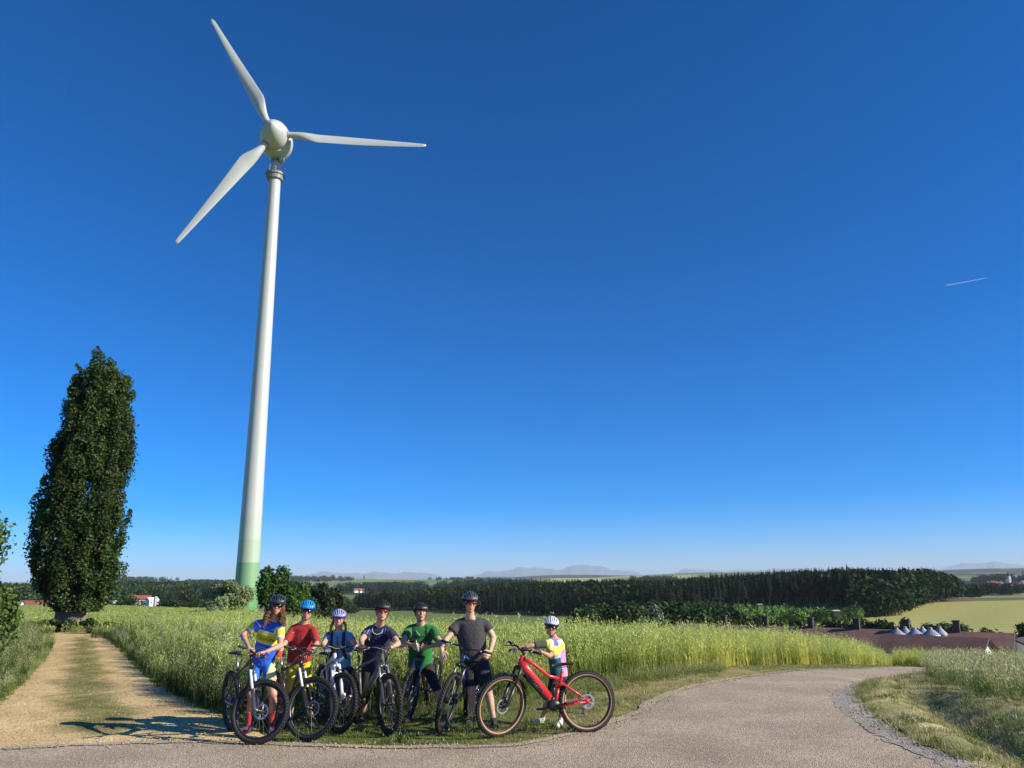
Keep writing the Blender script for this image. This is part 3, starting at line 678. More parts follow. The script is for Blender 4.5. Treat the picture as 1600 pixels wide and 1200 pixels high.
b = atg(524, 112); shrub('broadleaf_tree', 'dark rounded tree behind the woman in light blue, right one', 'tree', b, 2.6, 2.6, top_h(524, 919, 112), 7000, .30, (.024, .046, .014), seed=7)
b = atg(480, 98); shrub('broadleaf_tree', 'mid green tree between the bright bush and the dark trees', 'tree', b, 2.2, 2.2, top_h(478, 925, 98), 4000, .28, (.03, .06, .016), seed=8)
# leaning tree at the left frame edge
b = on_ground(-14.55, 20.4); shrub('elder_tree', 'leafy light green tree at the left edge of the picture', 'tree', b, 1.9, 1.8, 3.75, 24000, .095, (.085, .135, .028), seed=9, flat=1, cl=26)
b = on_ground(-12.9, 18.9); shrub('elder_bush', 'bushy undergrowth below the leafy tree at the left edge', 'bush', b, 1.1, 1.1, 2.2, 10000, .075, (.075, .115, .03), seed=10, cl=14)
b = atg(108, 34.6); shrub('bramble_bush', 'low bramble with white flowers at the foot of the poplar', 'bush', b, .95, .5, .62, 2500, .08, (.05, .085, .03), seed=11, stems=False)
b = atg(148, 33.5); shrub('elder_bush', 'small dark bush right of the poplar foot', 'bush', b, .55, .5, .62, 1600, .09, (.035, .07, .018), seed=12)
b = atg(176, 37.0); shrub('elder_bush', 'low green bush by the far bend of the track, right of the small dark one', 'bush', b, .7, .5, .35, 1000, .09, (.06, .10, .028), seed=13)
# pale bushes past the crop, behind the person with the red bicycle
b = atg(1000, 100); shrub('willow_tree', 'olive green tree beyond the crop between the red bicycle and the barn', 'tree', b, 2.6, 2.4, top_h(1000, 945, 100), 6000, .22, (.075, .105, .035), seed=14)
b = atg(975, 92); shrub('willow_tree', 'dark low tree left of the olive green one beyond the crop', 'tree', b, 1.8, 1.8, top_h(974, 950, 92), 5000, .22, (.04, .065, .02), seed=15)
b = atg(1018, 96); shrub('willow_tree', 'grey leaved willow right of the olive green tree beyond the crop', 'tree', b, 1.9, 1.8, top_h(1019, 944, 96), 5000, .2, (.13, .155, .10), seed=16)
b = atg(925, 88); shrub('willow_bush', 'grey green bush above the red bicycle rear wheel, beyond the crop', 'bush', b, 1.2, 1.2, top_h(925, 955, 88), 2500, .18, (.11, .14, .08), seed=17)
# shrubs round the barns
for k, (px, py, Y, rx, c, lb) in enumerate([
    (1206, 966, 200, 3.0, (.03, .06, .018), 'small dark shrub left of the second barn chimney'), (1238, 967, 198, 3.8, (.028, .055, .016), 'dark shrub between the second and third barn chimneys'),
    (1262, 972, 196, 2.6, (.07, .10, .03), 'light low shrub by the third barn chimney'), (1292, 966, 192, 4.2, (.035, .065, .018), 'rounded shrub right of the third barn chimney'),
    (1322, 968, 190, 3.2, (.07, .09, .03), 'olive shrub left of the fourth barn chimney'), (1340, 966, 188, 4.0, (.03, .06, .018), 'dark tall shrub just behind the fourth barn chimney'),
    (1368, 970, 186, 4.0, (.035, .06, .02), 'low shrub right of the fourth barn chimney'), (1388, 964, 186, 4.6, (.04, .07, .02), 'broadest shrub of the row behind the metal silos'),
    (1408, 967, 184, 3.6, (.035, .065, .02), 'shrub behind the fifth barn chimney'), (1440, 976, 178, 3.0, (.06, .10, .025), 'small bright tree behind the silos'),
    (1463, 973, 176, 3.6, (.04, .075, .02), 'round dark tree between the fifth and sixth barn chimneys'), (1492, 972, 172, 4.0, (.05, .085, .022), 'round tree behind the sixth barn chimney'),
    (1535, 983, 168, 4.4, (.035, .07, .018), 'flat hedge behind the right part of the barn roof'), (1592, 972, 165, 4.6, (.028, .055, .016), 'large dark tree at the right edge behind the gable'),
    (1140, 969, 210, 2.2, (.10, .12, .06), 'pale shrub at the wood edge left of the barn'), (1118, 964, 210, 3.0, (.06, .10, .035), 'rounded pale green shrub at the foot of the wood')]):
    b = atg(px, Y); shrub('field_shrub', lb, 'shrub', b, rx, rx * .8, max(1.2, top_h(px, py, Y)), 1500, .5, c, seed=30 + k, group='shrubs around the barns')

# far trees: a few shapes of each kind, copied
def spruce_mesh(seed, trunk_bare=.12, n_tier=11, wide=.16):
    rng = np.random.default_rng(seed); vs = []; fs = []; cs = []
    for k in range(n_tier):
        t = k / (n_tier - 1); z = trunk_bare + (1 - trunk_bare) * (t ** .95) * .95; r_ = wide * (1 - t) ** .8 + .012; m_ = 9
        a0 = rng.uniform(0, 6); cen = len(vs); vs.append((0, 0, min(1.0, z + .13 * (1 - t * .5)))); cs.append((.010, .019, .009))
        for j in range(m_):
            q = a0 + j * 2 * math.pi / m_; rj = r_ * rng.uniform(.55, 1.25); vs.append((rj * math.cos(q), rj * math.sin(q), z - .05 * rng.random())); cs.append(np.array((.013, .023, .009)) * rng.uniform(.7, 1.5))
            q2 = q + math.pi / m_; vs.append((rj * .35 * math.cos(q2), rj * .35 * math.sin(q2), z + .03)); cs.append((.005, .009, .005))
        for j in range(2 * m_): fs.append((cen, cen + 1 + j, cen + 1 + (j + 1) % (2 * m_)))
    return np.array(vs), np.array(fs), np.array(cs)
def broad_mesh(seed, n=150, col=(.026, .050, .014), tall=1.):
    rng = np.random.default_rng(seed); P = []; N = []
    for k in range(8):
        c = V(*(rng.normal(0, .13, 2)), rng.uniform(.3, .8)); d = rng.normal(size=(n // 8, 3)); d /= np.linalg.norm(d, axis=1, keepdims=True)
        P.append(c + d * V(.17, .17, .18)); N.append(d)
    P = np.concatenate(P); N = np.concatenate(N); v, t, c = leaf_cloud(P, rng.uniform(.06, .11, len(P)), col_var(len(P), col, .3, rng), N, 1.1, rng)
    v[:, 2] = np.clip(v[:, 2], 0.02, 1); tri = np.vstack([t[:, [0, 1, 2]], t[:, [0, 2, 3]]]); return v, tri, c
KIND = {}
for k in range(4): KIND['s%d' % k] = spruce_mesh(k)
for k in range(2): KIND['t%d' % k] = spruce_mesh(20 + k, .42, 9, .12)       # bare trunk below
for k in range(3): KIND['b%d' % k] = broad_mesh(k, 280)
for k in range(2): KIND['y%d' % k] = broad_mesh(10 + k, 130, (.13, .20, .04))
def tree_mass(name, pts, hs_, kinds, label=None, wf=1.):
    VV = []; TT = []; CC = []; off = 0
    for (x, y), h, kd in zip(pts, hs_, kinds):
        v, t, c = KIND[kd]; q = RNG.uniform(0, 6.28); cs_, sn = math.cos(q), math.sin(q); z = float(height(x, y)); wv = wf * RNG.uniform(.85, 1.2)
        w = np.stack([x + (v[:, 0] * cs_ - v[:, 1] * sn) * h * wv, y + (v[:, 0] * sn + v[:, 1] * cs_) * h * wv, z - .3 + v[:, 2] * h], 1)
        VV.append(w); TT.append(t + off); CC.append(c * (RNG.uniform(.7, 1.9) if kd[0] in 'by' else RNG.uniform(.75, 1.5))); off += len(v)
    o = link(name, tri_mesh(name, np.concatenate(VV), np.concatenate(TT), CONIF, np.concatenate(CC))); tag(o, label, kind='stuff'); return o
KM = {}
def far_tree(name, kd, x, y, h, label, cat, group, wf=1.):
    if kd not in KM:
        v, t, c = KIND[kd]; KM[kd] = tri_mesh('crown', v, t, CONIF, c)
        mb = MB(); mb.tube([(0, 0, -.02), (0, 0, .55 if kd[0] in 'st' else .35)], [.012, .006], 5); KM[kd + 'k'] = mb.mesh('trunk', BARK_FAR)
    r_ = empty(name, on_ground(x, y, -.2), RNG.uniform(0, 6.28)); r_.scale = (h * wf, h * wf, h); tag(r_, label, cat, group)
    link('crown', KM[kd], r_); link('trunk', KM[kd + 'k'], r_); return r_
def gpt(px, D):
    v = ray(px, 905); v = v / math.hypot(v[0], v[1]); return v[0] * D, v[1] * D
# front edge of the big wood: (column, distance of the edge)
EDGE = np.array([(556, 640), (600, 640), (680, 600), (760, 520), (900, 470), (1000, 450), (1060, 455), (1130, 470), (1200, 475), (1270, 470), (1330, 415), (1400, 430), (1440, 520), (1482, 590)], float)
TOPY = np.array([(556, 936), (600, 926), (660, 919), (720, 913), (800, 909), (900, 905), (1000, 903), (1060, 901), (1100, 896), (1160, 893), (1250, 887), (1320, 883), (1400, 885), (1450, 884), (1482, 892)], float)
nfront = 0
ORD = ['first', 'second', 'third', 'fourth', 'fifth', 'sixth', 'seventh', 'eighth', 'ninth', 'tenth', 'eleventh', 'twelfth', 'thirteenth', 'fourteenth', 'fifteenth', 'sixteenth', 'seventeenth', 'eighteenth', 'nineteenth', 'twentieth']
ZONES = [(640, 'behind navy and green shirts'), (700, 'left of the tall person'), (770, 'behind the tall person in charcoal'), (850, 'left of the white helmet'), (930, 'above the red bicycle'), (1000, 'right of the red bicycle'), (1070, 'above the olive willow'), (1130, 'left of the first barn chimney'), (1192, 'between barn chimneys one and two'), (1260, 'between barn chimneys two and three'), (1330, 'between barn chimneys three and four'), (1407, 'between barn chimneys four and five'), (2000, 'above the last barn chimney')]
FT = []
for px in np.arange(560, 1484, 5.4):
    for row in range(1 if px < 1000 else 2):
        pj = px + RNG.uniform(-2.5, 2.5); D = np.interp(pj, EDGE[:, 0], EDGE[:, 1]) + row * 9 + RNG.uniform(-4, 6)
        x, y = gpt(pj, D); ty = np.interp(pj, TOPY[:, 0], TOPY[:, 1]); back = 0 if 1000 < pj < 1500 else 1
        z0 = float(height(x, y)); full = at(pj, ty, y)[2] - z0
        h = np.clip(full, 9, 30) * RNG.uniform(.84, 1.04)
        if pj < 1000: h = RNG.uniform(13, 19)
        decid = (1330 < pj < 1490 and RNG.random() < .65) or (px < 1000 and RNG.random() < .25)
        if decid:
            if 1330 < pj < 1400: h *= .72
            FT.append((pj, row, 'broadleaf tree')); FO = far_tree('broadleaf_tree', 'b%d' % RNG.integers(3), x, y, h, 'tree', 'tree', 'broadleaf trees along the wood edge', 1.15)
        else:
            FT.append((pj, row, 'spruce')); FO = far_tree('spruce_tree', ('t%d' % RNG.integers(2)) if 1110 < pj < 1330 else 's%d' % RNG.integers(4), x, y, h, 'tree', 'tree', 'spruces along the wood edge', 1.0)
        FT[-1] = FT[-1] + (FO,); nfront += 1
lo_ = 0
for hi_, zn in ZONES:
    for kd_ in ('spruce', 'broadleaf tree'):
        for rw_ in (0, 1):
            for i_, f_ in enumerate(sorted([f for f in FT if lo_ <= f[0] < hi_ and f[1] == rw_ and f[2] == kd_], key=lambda f: f[0])):
                f_[3]['label'] = '%s %s from left, %s row of wood %s' % (ORD[min(i_, 19)], kd_, ('front', 'second')[rw_], zn)
    lo_ = hi_
# the mass behind them
pts = []; hh = []; kk = []
for k in range(3600):
    pj = RNG.uniform(556, 1480); D0 = np.interp(pj, EDGE[:, 0], EDGE[:, 1]); dep = 15 + RNG.random() ** 1.3 * np.interp(pj, [556, 700, 1000, 1480], [260, 420, 330, 160]); D = D0 + dep
    x, y = gpt(pj, D); z0 = float(height(x, y)); ty = np.interp(pj, TOPY[:, 0], TOPY[:, 1]); full = at(pj, ty, y)[2] - z0
    h = np.clip(full, 10, 34) * RNG.uniform(.80, 1.0) if pj > 1000 else min(np.clip(full, 10, 34), 20 + dep * .03) * RNG.uniform(.8, 1.05)
    pts.append((x, y)); hh.append(h); kk.append('s%d' % RNG.integers(4) if RNG.random() < (.82 if pj < 1300 else .5) else 'b%d' % RNG.integers(3))
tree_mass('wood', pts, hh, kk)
# young trees on the clearing before the wood and bushes at its foot
pts = []; hh = []; kk = []
for k in range(1500):
    pj = RNG.uniform(1000, 1340); D = RNG.uniform(330, 465)
    if D < np.interp(pj, [1000, 1120, 1340], [250, 330, 385]): continue
    x, y = gpt(pj, D); pts.append((x, y)); hh.append(RNG.uniform(3.5, 7.5) * (1.3 if pj < 1120 else 1)); kk.append('y%d' % RNG.integers(2) if (RNG.random() < .75 and pj > 1120) else 'b%d' % RNG.integers(3))
tree_mass('young_wood', pts, hh, kk)
pts = []; hh = []; kk = []
for k in range(420):
    pj = RNG.uniform(900, 1150); D = RNG.uniform(225, 330); x, y = gpt(pj, D)
    pts.append((x, y)); hh.append(RNG.uniform(7, 13) * np.interp(pj, [900, 1000, 1150], [.8, 1, .75])); kk.append('b%d' % RNG.integers(3) if RNG.random() < .8 else 's%d' % RNG.integers(4))
tree_mass('broadleaf_wood', pts, hh, kk, wf=1.2)
# wooded ridge on the left and woods far off
pts = []; hh = []; kk = []
for k in range(1700):
    pj = RNG.uniform(-60, 420); D = 800 + RNG.random() * 420; x, y = gpt(pj, D); pts.append((x, y)); z0 = float(height(x, y))
    hh.append(np.clip(at(pj, np.interp(pj, [0, 60, 190, 300, 420], [907, 909, 908, 907, 911]), y)[2] - z0, 8, 34) * RNG.uniform(.7, 1)); kk.append('s%d' % RNG.integers(4) if RNG.random() < .7 else 'b%d' % RNG.integers(3))
tree_mass('ridge_wood', pts, hh, kk, wf=1.25)
pts = []; hh = []; kk = []
for k in range(3200):
    c = RNG.integers(26); rg = np.random.default_rng(int(c) + 500); pj0 = rg.uniform(200, 1640); D0 = rg.uniform(950, 3600); wpx = rg.uniform(20, 90)
    if 900 < pj0 < 1380 and D0 < 1500: D0 += 1200
    pj = pj0 + RNG.normal(0, 1) * wpx * .5; D = D0 * (1 + RNG.normal(0, .03)); x, y = gpt(pj, D); pts.append((x, y)); hh.append(RNG.uniform(12, 22)); kk.append('s%d' % RNG.integers(4) if RNG.random() < .5 else 'b%d' % RNG.integers(3))
tree_mass('distant_woods', pts, hh, kk, wf=1.5)
# hedges and single bushes in the fields of the middle distance
pts = []; hh = []; kk = []
for (a0, a1, D0, D1, n_, h_) in ((505, 560, 520, 640, 26, 7), (530, 600, 700, 760, 24, 8), (170, 210, 300, 330, 14, 5), (258, 300, 290, 310, 26, 5.5), (60, 330, 400, 440, 70, 6), (600, 700, 900, 960, 30, 9), (1500, 1600, 950, 1050, 60, 14), (1490, 1530, 700, 730, 20, 9)):
    for k in range(n_):
        pj = RNG.uniform(a0, a1); D = RNG.uniform(D0, D1); pts.append(gpt(pj, D)); hh.append(h_ * RNG.uniform(.6, 1.1)); kk.append('b%d' % RNG.integers(3))
tree_mass('hedgerow', pts, hh, kk, wf=1.4)

# ---------------------------------------------------------------- buildings
PLASTER = mat('white_plaster', (.72, .71, .68), .85, var=.06, vscale=.6)
ROOF_B = mat('brown_tiles', (.155, .078, .060), .85, var=.30, vscale=.5, bump=.8, bscale=4)
ROOF_R = mat('red_tiles', (.32, .10, .06), .85, var=.15, vscale=1.)
DARKW = mat('dark_wood', (.045, .04, .035), .8); METAL = mat('silo_metal', (.30, .30, .33), .6, metal=.3)
def house(name, label, p, ang, L_, W, eave, ridge, roof_m=ROOF_B, wall_m=PLASTER, group=None, cat='building', chim=(), wins=0, over=.5, roof_name='roof'):
    """a gabled house: p = ground centre, ang = direction of the ridge"""
    root = empty(name, p, ang); tag(root, label, cat, group)
    h = L_ / 2; w = W / 2
    mb = MB(); mb.add([(-h, -w, -1), (h, -w, -1), (h, w, -1), (-h, w, -1), (-h, -w, eave), (h, -w, eave), (h, w, eave), (-h, w, eave), (-h, 0, ridge), (h, 0, ridge)],
        [(0, 1, 5, 4), (2, 3, 7, 6), (1, 2, 6, 9, 5), (3, 0, 4, 8, 7), (3, 2, 1, 0)]); mb.build('wall', wall_m, root)
    sl = (ridge - eave) / w; ho = h + over; wo = w + over; ze = eave - over * sl; t = .22
    mb = MB()
    for s in (-1, 1):
        mb.add([(-ho, s * wo, ze + .02), (ho, s * wo, ze + .02), (ho, 0, ridge + .02), (-ho, 0, ridge + .02), (-ho, s * wo, ze + t), (ho, s * wo, ze + t), (ho, 0, ridge + t), (-ho, 0, ridge + t)],
               [(0, 1, 2, 3), (4, 7, 6, 5), (0, 4, 5, 1), (1, 5, 6, 2), (3, 2, 6, 7), (0, 3, 7, 4)])
    rf = mb.build(roof_name, roof_m, root)
    for s in (-1, 1):                                         # barge boards on the gables
        mb = MB()
        for q in (-1, 1): mb.tube([(s * (ho + .05), q * wo, ze + .08), (s * (ho + .05), 0, ridge + .1)], .13, 4)
        mb.build('barge_board', DARKW, rf)
    for x, s_, hh_ in chim:
        mb = MB(); mb.box((x, 0, ridge + hh_ / 2 - .2), (s_, s_, hh_ / 2 + .3)); mb.box((x, 0, ridge + hh_ + .12), (s_ * 1.25, s_ * 1.25, .1)); mb.build('chimney', DARKW, rf)
    for k in range(wins):
        x = -h + (k + .5) * L_ / wins; mb = MB(); mb.box((x, -w - .02, eave * .55), (.5, .05, .55)); mb.build('window', DARKW, root)
    return root
rR = at(1578, 991.6, 118); rL = at(1060, 975.5, 149); rz = (rR[2] + rL[2]) / 2
dv = rR - rL; Lb = math.hypot(dv[0], dv[1]); angb = math.atan2(dv[1], dv[0]); cen = (rR + rL) / 2
tiltb = math.atan2(dv[2], Lb)
gz = rz - 6.2
chx = [(at(px, 985, 118 + (1578 - px) / (1578 - 1060) * 31)[0] - cen[0]) / math.cos(angb) for px in (1130, 1192, 1260, 1330, 1407, 1487)]
hb = house('barn', 'long low barn with brown tiled roof, white gable and six dark chimneys', (cen[0], cen[1], gz), angb, Lb, 17, 3.3, 6.2, chim=[(x, .42, 1.6) for x in chx], wins=12)
hb.rotation_euler = (0, -tiltb * .95, angb)
r2 = at(1538, 999, 106); l2 = at(1385, 993.5, 115); c2 = (r2 + l2) / 2; d2 = r2 - l2
hb2 = house('barn', 'second lower barn with brown roof standing in front of the long one', (c2[0], c2[1], c2[2] - 4.6), math.atan2(d2[1], d2[0]), math.hypot(d2[0], d2[1]), 7, 2.8, 4.6, chim=(), wins=6)
p = at(1612, 1003, 122); house('barn', 'small white house with dark roof behind the barn gable at the right edge', (p[0], p[1], p[2] - 4), angb + 1.2, 10, 8, 2.8, 4.6, roof_m=mat('dark_tiles', (.05, .045, .05), .8), wins=2)
for k, px in enumerate((1402, 1415, 1430, 1442, 1455, 1469)):
    p = at(px, 991 if k % 2 == 0 else 989, 116 + (1480 - px) * .07 + (0 if k % 2 == 0 else 5)); s = .85 if k % 2 == 0 else .68
    r_ = empty('grain_silo', (p[0], p[1], p[2] - 4.35)); tag(r_, 'metal silo with conical lid, %s of six between barn roofs' % ['leftmost', 'second from left', 'third from left', 'third from right', 'second from right', 'rightmost'][k], 'silo', 'metal silos between the barns')
    mb = MB(); mb.lathe([(1.35 * s, 0), (1.35 * s, 4.2)], n=20); mb.build('silo_wall', METAL, r_, True)
    mb = MB(); mb.lathe([(1.48 * s, 4.15), (1.42 * s, 4.3), (.25, 5.1), (.22, 5.3), (.02, 5.35)], n=20); mb.build('silo_lid', METAL, r_, False)
# farm on the left
p = gpt(224, 420); fh = house('farmhouse', 'white farmhouse with a red roof in front of the wooded ridge', on_ground(*p, 1.9), .2, 13, 9, 4.0, 6.6, roof_m=ROOF_R, wins=4)
p = gpt(241, 400); fs_ = house('farm_shed', 'white shed beside the red roofed farmhouse', on_ground(*p, 1.7), .9, 7, 6, 3.6, 5.4, roof_m=PLASTER, wins=2)
p = gpt(246, 385); g0 = on_ground(*p); r_ = empty('grain_silo', g0); tag(r_, 'slim pale silo tower near the red roofed farmhouse', 'silo')
mb = MB(); mb.lathe([(.7, 0), (.7, 5), (.4, 5.6), (.1, 5.7)], n=16); mb.build('silo_wall', mat('pale_metal', (.33, .35, .35), .6), r_, True)
p = gpt(50, 330); b1_ = house('barn', 'long low shed with rusty brown roof far off at the left behind the field', on_ground(*p, .3), .05, 22, 10, 3, 5.2, roof_m=ROOF_R, wins=4)
b1_.scale = (.8, .8, .6); p = gpt(26, 320); b2_ = house('barn', 'grey roofed white building at the far left behind the field', on_ground(*p, .3), .2, 9, 8, 3, 5.4, roof_m=mat('grey_tiles', (.14, .15, .17), .8), wins=2)
b2_.scale = (.6,) * 3; p = gpt(178, 330); house('farm_shed', 'tiny white hut right of the poplar behind the field', on_ground(*p, .3), .4, 3, 3, 2.2, 3, roof_m=PLASTER)
fh.scale = (.62,) * 3; fs_.scale = (.6,) * 3
# villages
vil = [(557, 1500), (561, 1520), (566, 1480), (654, 2300), (660, 2350), (666, 2250), (684, 2500), (392, 1100), (1388 + 172, 1500), (1570, 1450), (1578, 1400), (1586, 1500), (1592, 1350), (1552, 1600), (1563, 1650), (1597, 1600), (1541, 1700), (1574, 1800), (1530, 1300), (588, 1750)]
vr = sorted([p_ for p_, d_ in vil if p_ > 1500]); vf = sorted([p_ for p_, d_ in vil if p_ <= 1500])
for k, (px, D) in enumerate(vil):
    lb = '%s small pale house from the left in the %s' % ((ORD[vr.index(px)], 'village far off at the right edge') if px > 1500 else (ORD[vf.index(px)], 'far farmland beyond the field'))
    p = gpt(px, D); s = D / 1000.
    house('village_house', lb, on_ground(*p, .5), RNG.uniform(0, 3), 8 + 1.5 * s, 7, 4, 7, roof_m=ROOF_R if k % 3 else ROOF_B, wins=3, group='village houses at the right edge' if px > 1500 else 'scattered farmhouses far off', cat='house')
p = gpt(1577, 1560); cb = empty('church', on_ground(*p)); tag(cb, 'church with a pale tower in the distant village on the right', 'church')
mb = MB(); mb.box((0, 0, 8), (2, 2, 8)); mb.build('tower', PLASTER, cb); mb = MB(); mb.lathe([(2.6, 16), (2.3, 18), (2.5, 19), (.8, 21), (.1, 24)], n=12); mb.build('spire', ROOF_B, cb)
# hunting stands
for px, D, lb in ((1300, 352, 'wooden hunting stand with a pale roof at the edge of the clearing'), (1183, 455, 'small pale hunting stand among the spruce trunks')):
    p = gpt(px, D); r_ = empty('hunting_stand', on_ground(*p)); tag(r_, lb, 'hunting stand'); r_.scale = (1.25,) * 3
    mb = MB()
    for sx in (-.8, .8):
        for sy in (-.7, .7): mb.tube([(sx * 1.3, sy * 1.3, 0), (sx, sy, 3)], .07, 5)
    mb.build('legs', DARKW, r_); mb = MB(); mb.box((0, 0, 3.8), (.9, .8, .85)); mb.build('cabin', DARKW, r_); mb = MB(); mb.box((0, 0, 4.8), (1.15, 1.05, .12)); mb.build('roof', PLASTER, r_)
# ---------------------------------------------------------------- grasses and crop (instanced tufts: too many to count)
def blade(vs, fs, cs, p, az, h, w, bend, c0, c1, seg=3):
    d = V(math.cos(az), math.sin(az), 0); s_ = V(-d[1], d[0], 0); b0 = len(vs)
    for i in range(seg + 1):
        t = i / seg; q = p + V(0, 0, h * (t - .25 * bend * t * t)) + d * bend * h * t * t; ww = w * (1 - t) ** .7 * .5
        c = np.array(c0) * (1 - t) + np.array(c1) * t
        if i < seg: vs.extend([q - s_ * ww, q + s_ * ww]); cs.extend([c, c])
        else: vs.append(q); cs.append(c)
    for i in range(seg - 1): fs.append((b0 + 2 * i, b0 + 2 * i + 1, b0 + 2 * i + 3)); fs.append((b0 + 2 * i, b0 + 2 * i + 3, b0 + 2 * i + 2))
    k = b0 + 2 * (seg - 1); fs.append((k, k + 1, k + 2))
def tuft(seed, n, rad, h, w, bend, c0, c1, var=.25, leaves=0, head=0, headc=(.3, .3, .1), hs=.02):
    rng = np.random.default_rng(seed); vs = []; fs = []; cs = []
    for k in range(n):
        q = rng.uniform(0, 6.28); r_ = rad * math.sqrt(rng.random()); p = V(r_ * math.cos(q), r_ * math.sin(q), -.03); az = rng.uniform(0, 6.28); hh = h * rng.uniform(.6, 1.08); f = rng.uniform(1 - var, 1 + var)
        b_ = bend * rng.uniform(.3, 1.3); blade(vs, fs, cs, p, az, hh, w * rng.uniform(.7, 1.2), b_, np.array(c0) * f, np.array(c1) * f)
        for j in range(leaves):
            t = rng.uniform(.12, .7); d = V(math.cos(az), math.sin(az), 0); pp = p + V(0, 0, hh * t) + d * b_ * hh * t * t
            blade(vs, fs, cs, pp, rng.uniform(0, 6.28), hh * rng.uniform(.18, .34), w * 1.5, rng.uniform(.5, 1.2), np.array(c0) * f * (1 - t) + np.array(c1) * f * t, np.array(c1) * f, 2)
        for j in range(head):
            t = rng.uniform(.66, 1.02); d = V(math.cos(az), math.sin(az), 0); pp = p + V(0, 0, hh * (t - .25 * b_ * t * t)) + d * b_ * hh * t * t + rng.normal(0, 1, 3) * V(.035, .035, .02) * (1.25 - t) * 2.2
            u = rng.normal(size=3); u /= np.linalg.norm(u); u2 = np.cross(u, [0, 0, 1.]); u2 = u2 / np.linalg.norm(u2); b0 = len(vs)
            vs.extend([pp - u2 * hs * .3, pp + u2 * hs * .3, pp + V(0, 0, hs) + u * hs * .5]); cs.extend([np.array(headc) * f * rng.uniform(.8, 1.2)] * 3); fs.append((b0, b0 + 1, b0 + 2))
    return np.array(vs), np.array(fs), np.clip(np.array(cs), .003, .9)
GRASS = leaf_mat('grass_blades', .22, .35, .6)
def src(name, t):
    me = tri_mesh(name, t[0], t[1], GRASS, t[2]); return bpy.data.objects.new(name, me)   # a tuft pattern, used only through its instances
def scatter(name, pts, sources, pick=None, scl=(.8, 1.25), lean=0., label=None, sclmul=None, z=None):
    pts = np.asarray(pts, float)
    n = len(pts); P = np.column_stack([pts[:, 0], pts[:, 1], height(pts[:, 0], pts[:, 1]) if z is None else z])
    me = bpy.data.meshes.new(name); me.vertices.add(n); me.vertices.foreach_set('co', P.astype(np.float32).ravel())
    rot = np.column_stack([RNG.normal(0, lean + 1e-4, n), RNG.normal(0, lean + 1e-4, n), RNG.uniform(0, 6.28, n)]).astype(np.float32)
    a = me.attributes.new('rot', 'FLOAT_VECTOR', 'POINT'); a.data.foreach_set('vector', rot.ravel())
    sc_ = RNG.uniform(scl[0], scl[1], n) * (1 if sclmul is None else sclmul); a = me.attributes.new('scl', 'FLOAT', 'POINT'); a.data.foreach_set('value', sc_.astype(np.float32))
    pk = (RNG.integers(0, len(sources), n) if pick is None else np.asarray(pick)).astype(np.int32); a = me.attributes.new('pick', 'INT', 'POINT'); a.data.foreach_set('value', pk)
    me.update(); o = link(name, me); tag(o, label, kind='stuff')
    ng = bpy.data.node_groups.new(name, 'GeometryNodeTree'); ng.interface.new_socket('Geometry', in_out='INPUT', socket_type='NodeSocketGeometry'); ng.interface.new_socket('Geometry', in_out='OUTPUT', socket_type='NodeSocketGeometry')
    N = ng.nodes; L = ng.links; gi = N.new('NodeGroupInput'); go = N.new('NodeGroupOutput'); jn = N.new('GeometryNodeJoinGeometry')
    def at_(nm, ty):
        x = N.new('GeometryNodeInputNamedAttribute'); x.data_type = ty; x.inputs['Name'].default_value = nm; return x.outputs['Attribute']
    m2p = N.new('GeometryNodeMeshToPoints'); L.new(gi.outputs[0], m2p.inputs[0])
    for k, s_ in enumerate(sources):
        oi = N.new('GeometryNodeObjectInfo'); oi.inputs['Object'].default_value = s_; ip = N.new('GeometryNodeInstanceOnPoints')
        cm = N.new('FunctionNodeCompare'); cm.data_type = 'INT'; cm.operation = 'EQUAL'; L.new(at_('pick', 'INT'), cm.inputs[2]); cm.inputs[3].default_value = k
        L.new(m2p.outputs[0], ip.inputs['Points']); L.new(cm.outputs[0], ip.inputs['Selection']); L.new(oi.outputs['Geometry'], ip.inputs['Instance'])
        er = N.new('FunctionNodeEulerToRotation'); L.new(at_('rot', 'FLOAT_VECTOR'), er.inputs[0]); L.new(er.outputs[0], ip.inputs['Rotation'])
        L.new(at_('scl', 'FLOAT'), ip.inputs['Scale']); L.new(ip.outputs[0], jn.inputs[0])
    L.new(jn.outputs[0], go.inputs[0]); md = o.modifiers.new('tufts', 'NODES'); md.node_group = ng; return o
def rnd_in(poly, dens, fn=None):
    p = np.array(poly)[:, :2]; x0, y0 = p.min(0); x1, y1 = p.max(0); n = int((x1 - x0) * (y1 - y0) * dens)
    x = RNG.uniform(x0, x1, n); y = RNG.uniform(y0, y1, n); k = inside(p, x, y); x = x[k]; y = y[k]
    if fn is not None: q = RNG.random(len(x)) < fn(x, y); x = x[q]; y = y[q]
    return np.column_stack([x, y])
def dist_line(x, y, line):
    p = resample(line, .5); d = np.full(np.shape(x), 1e9)
    for q in p: d = np.minimum(d, np.hypot(x - q[0], y - q[1]))
    return d
def patch(x, y, s, o=0.): return .5 + .25 * (np.sin(x / s + o) * np.cos(y / s * 1.3 + o * 2) + np.sin(x / s * 2.3 + y / s * 1.7 + o))
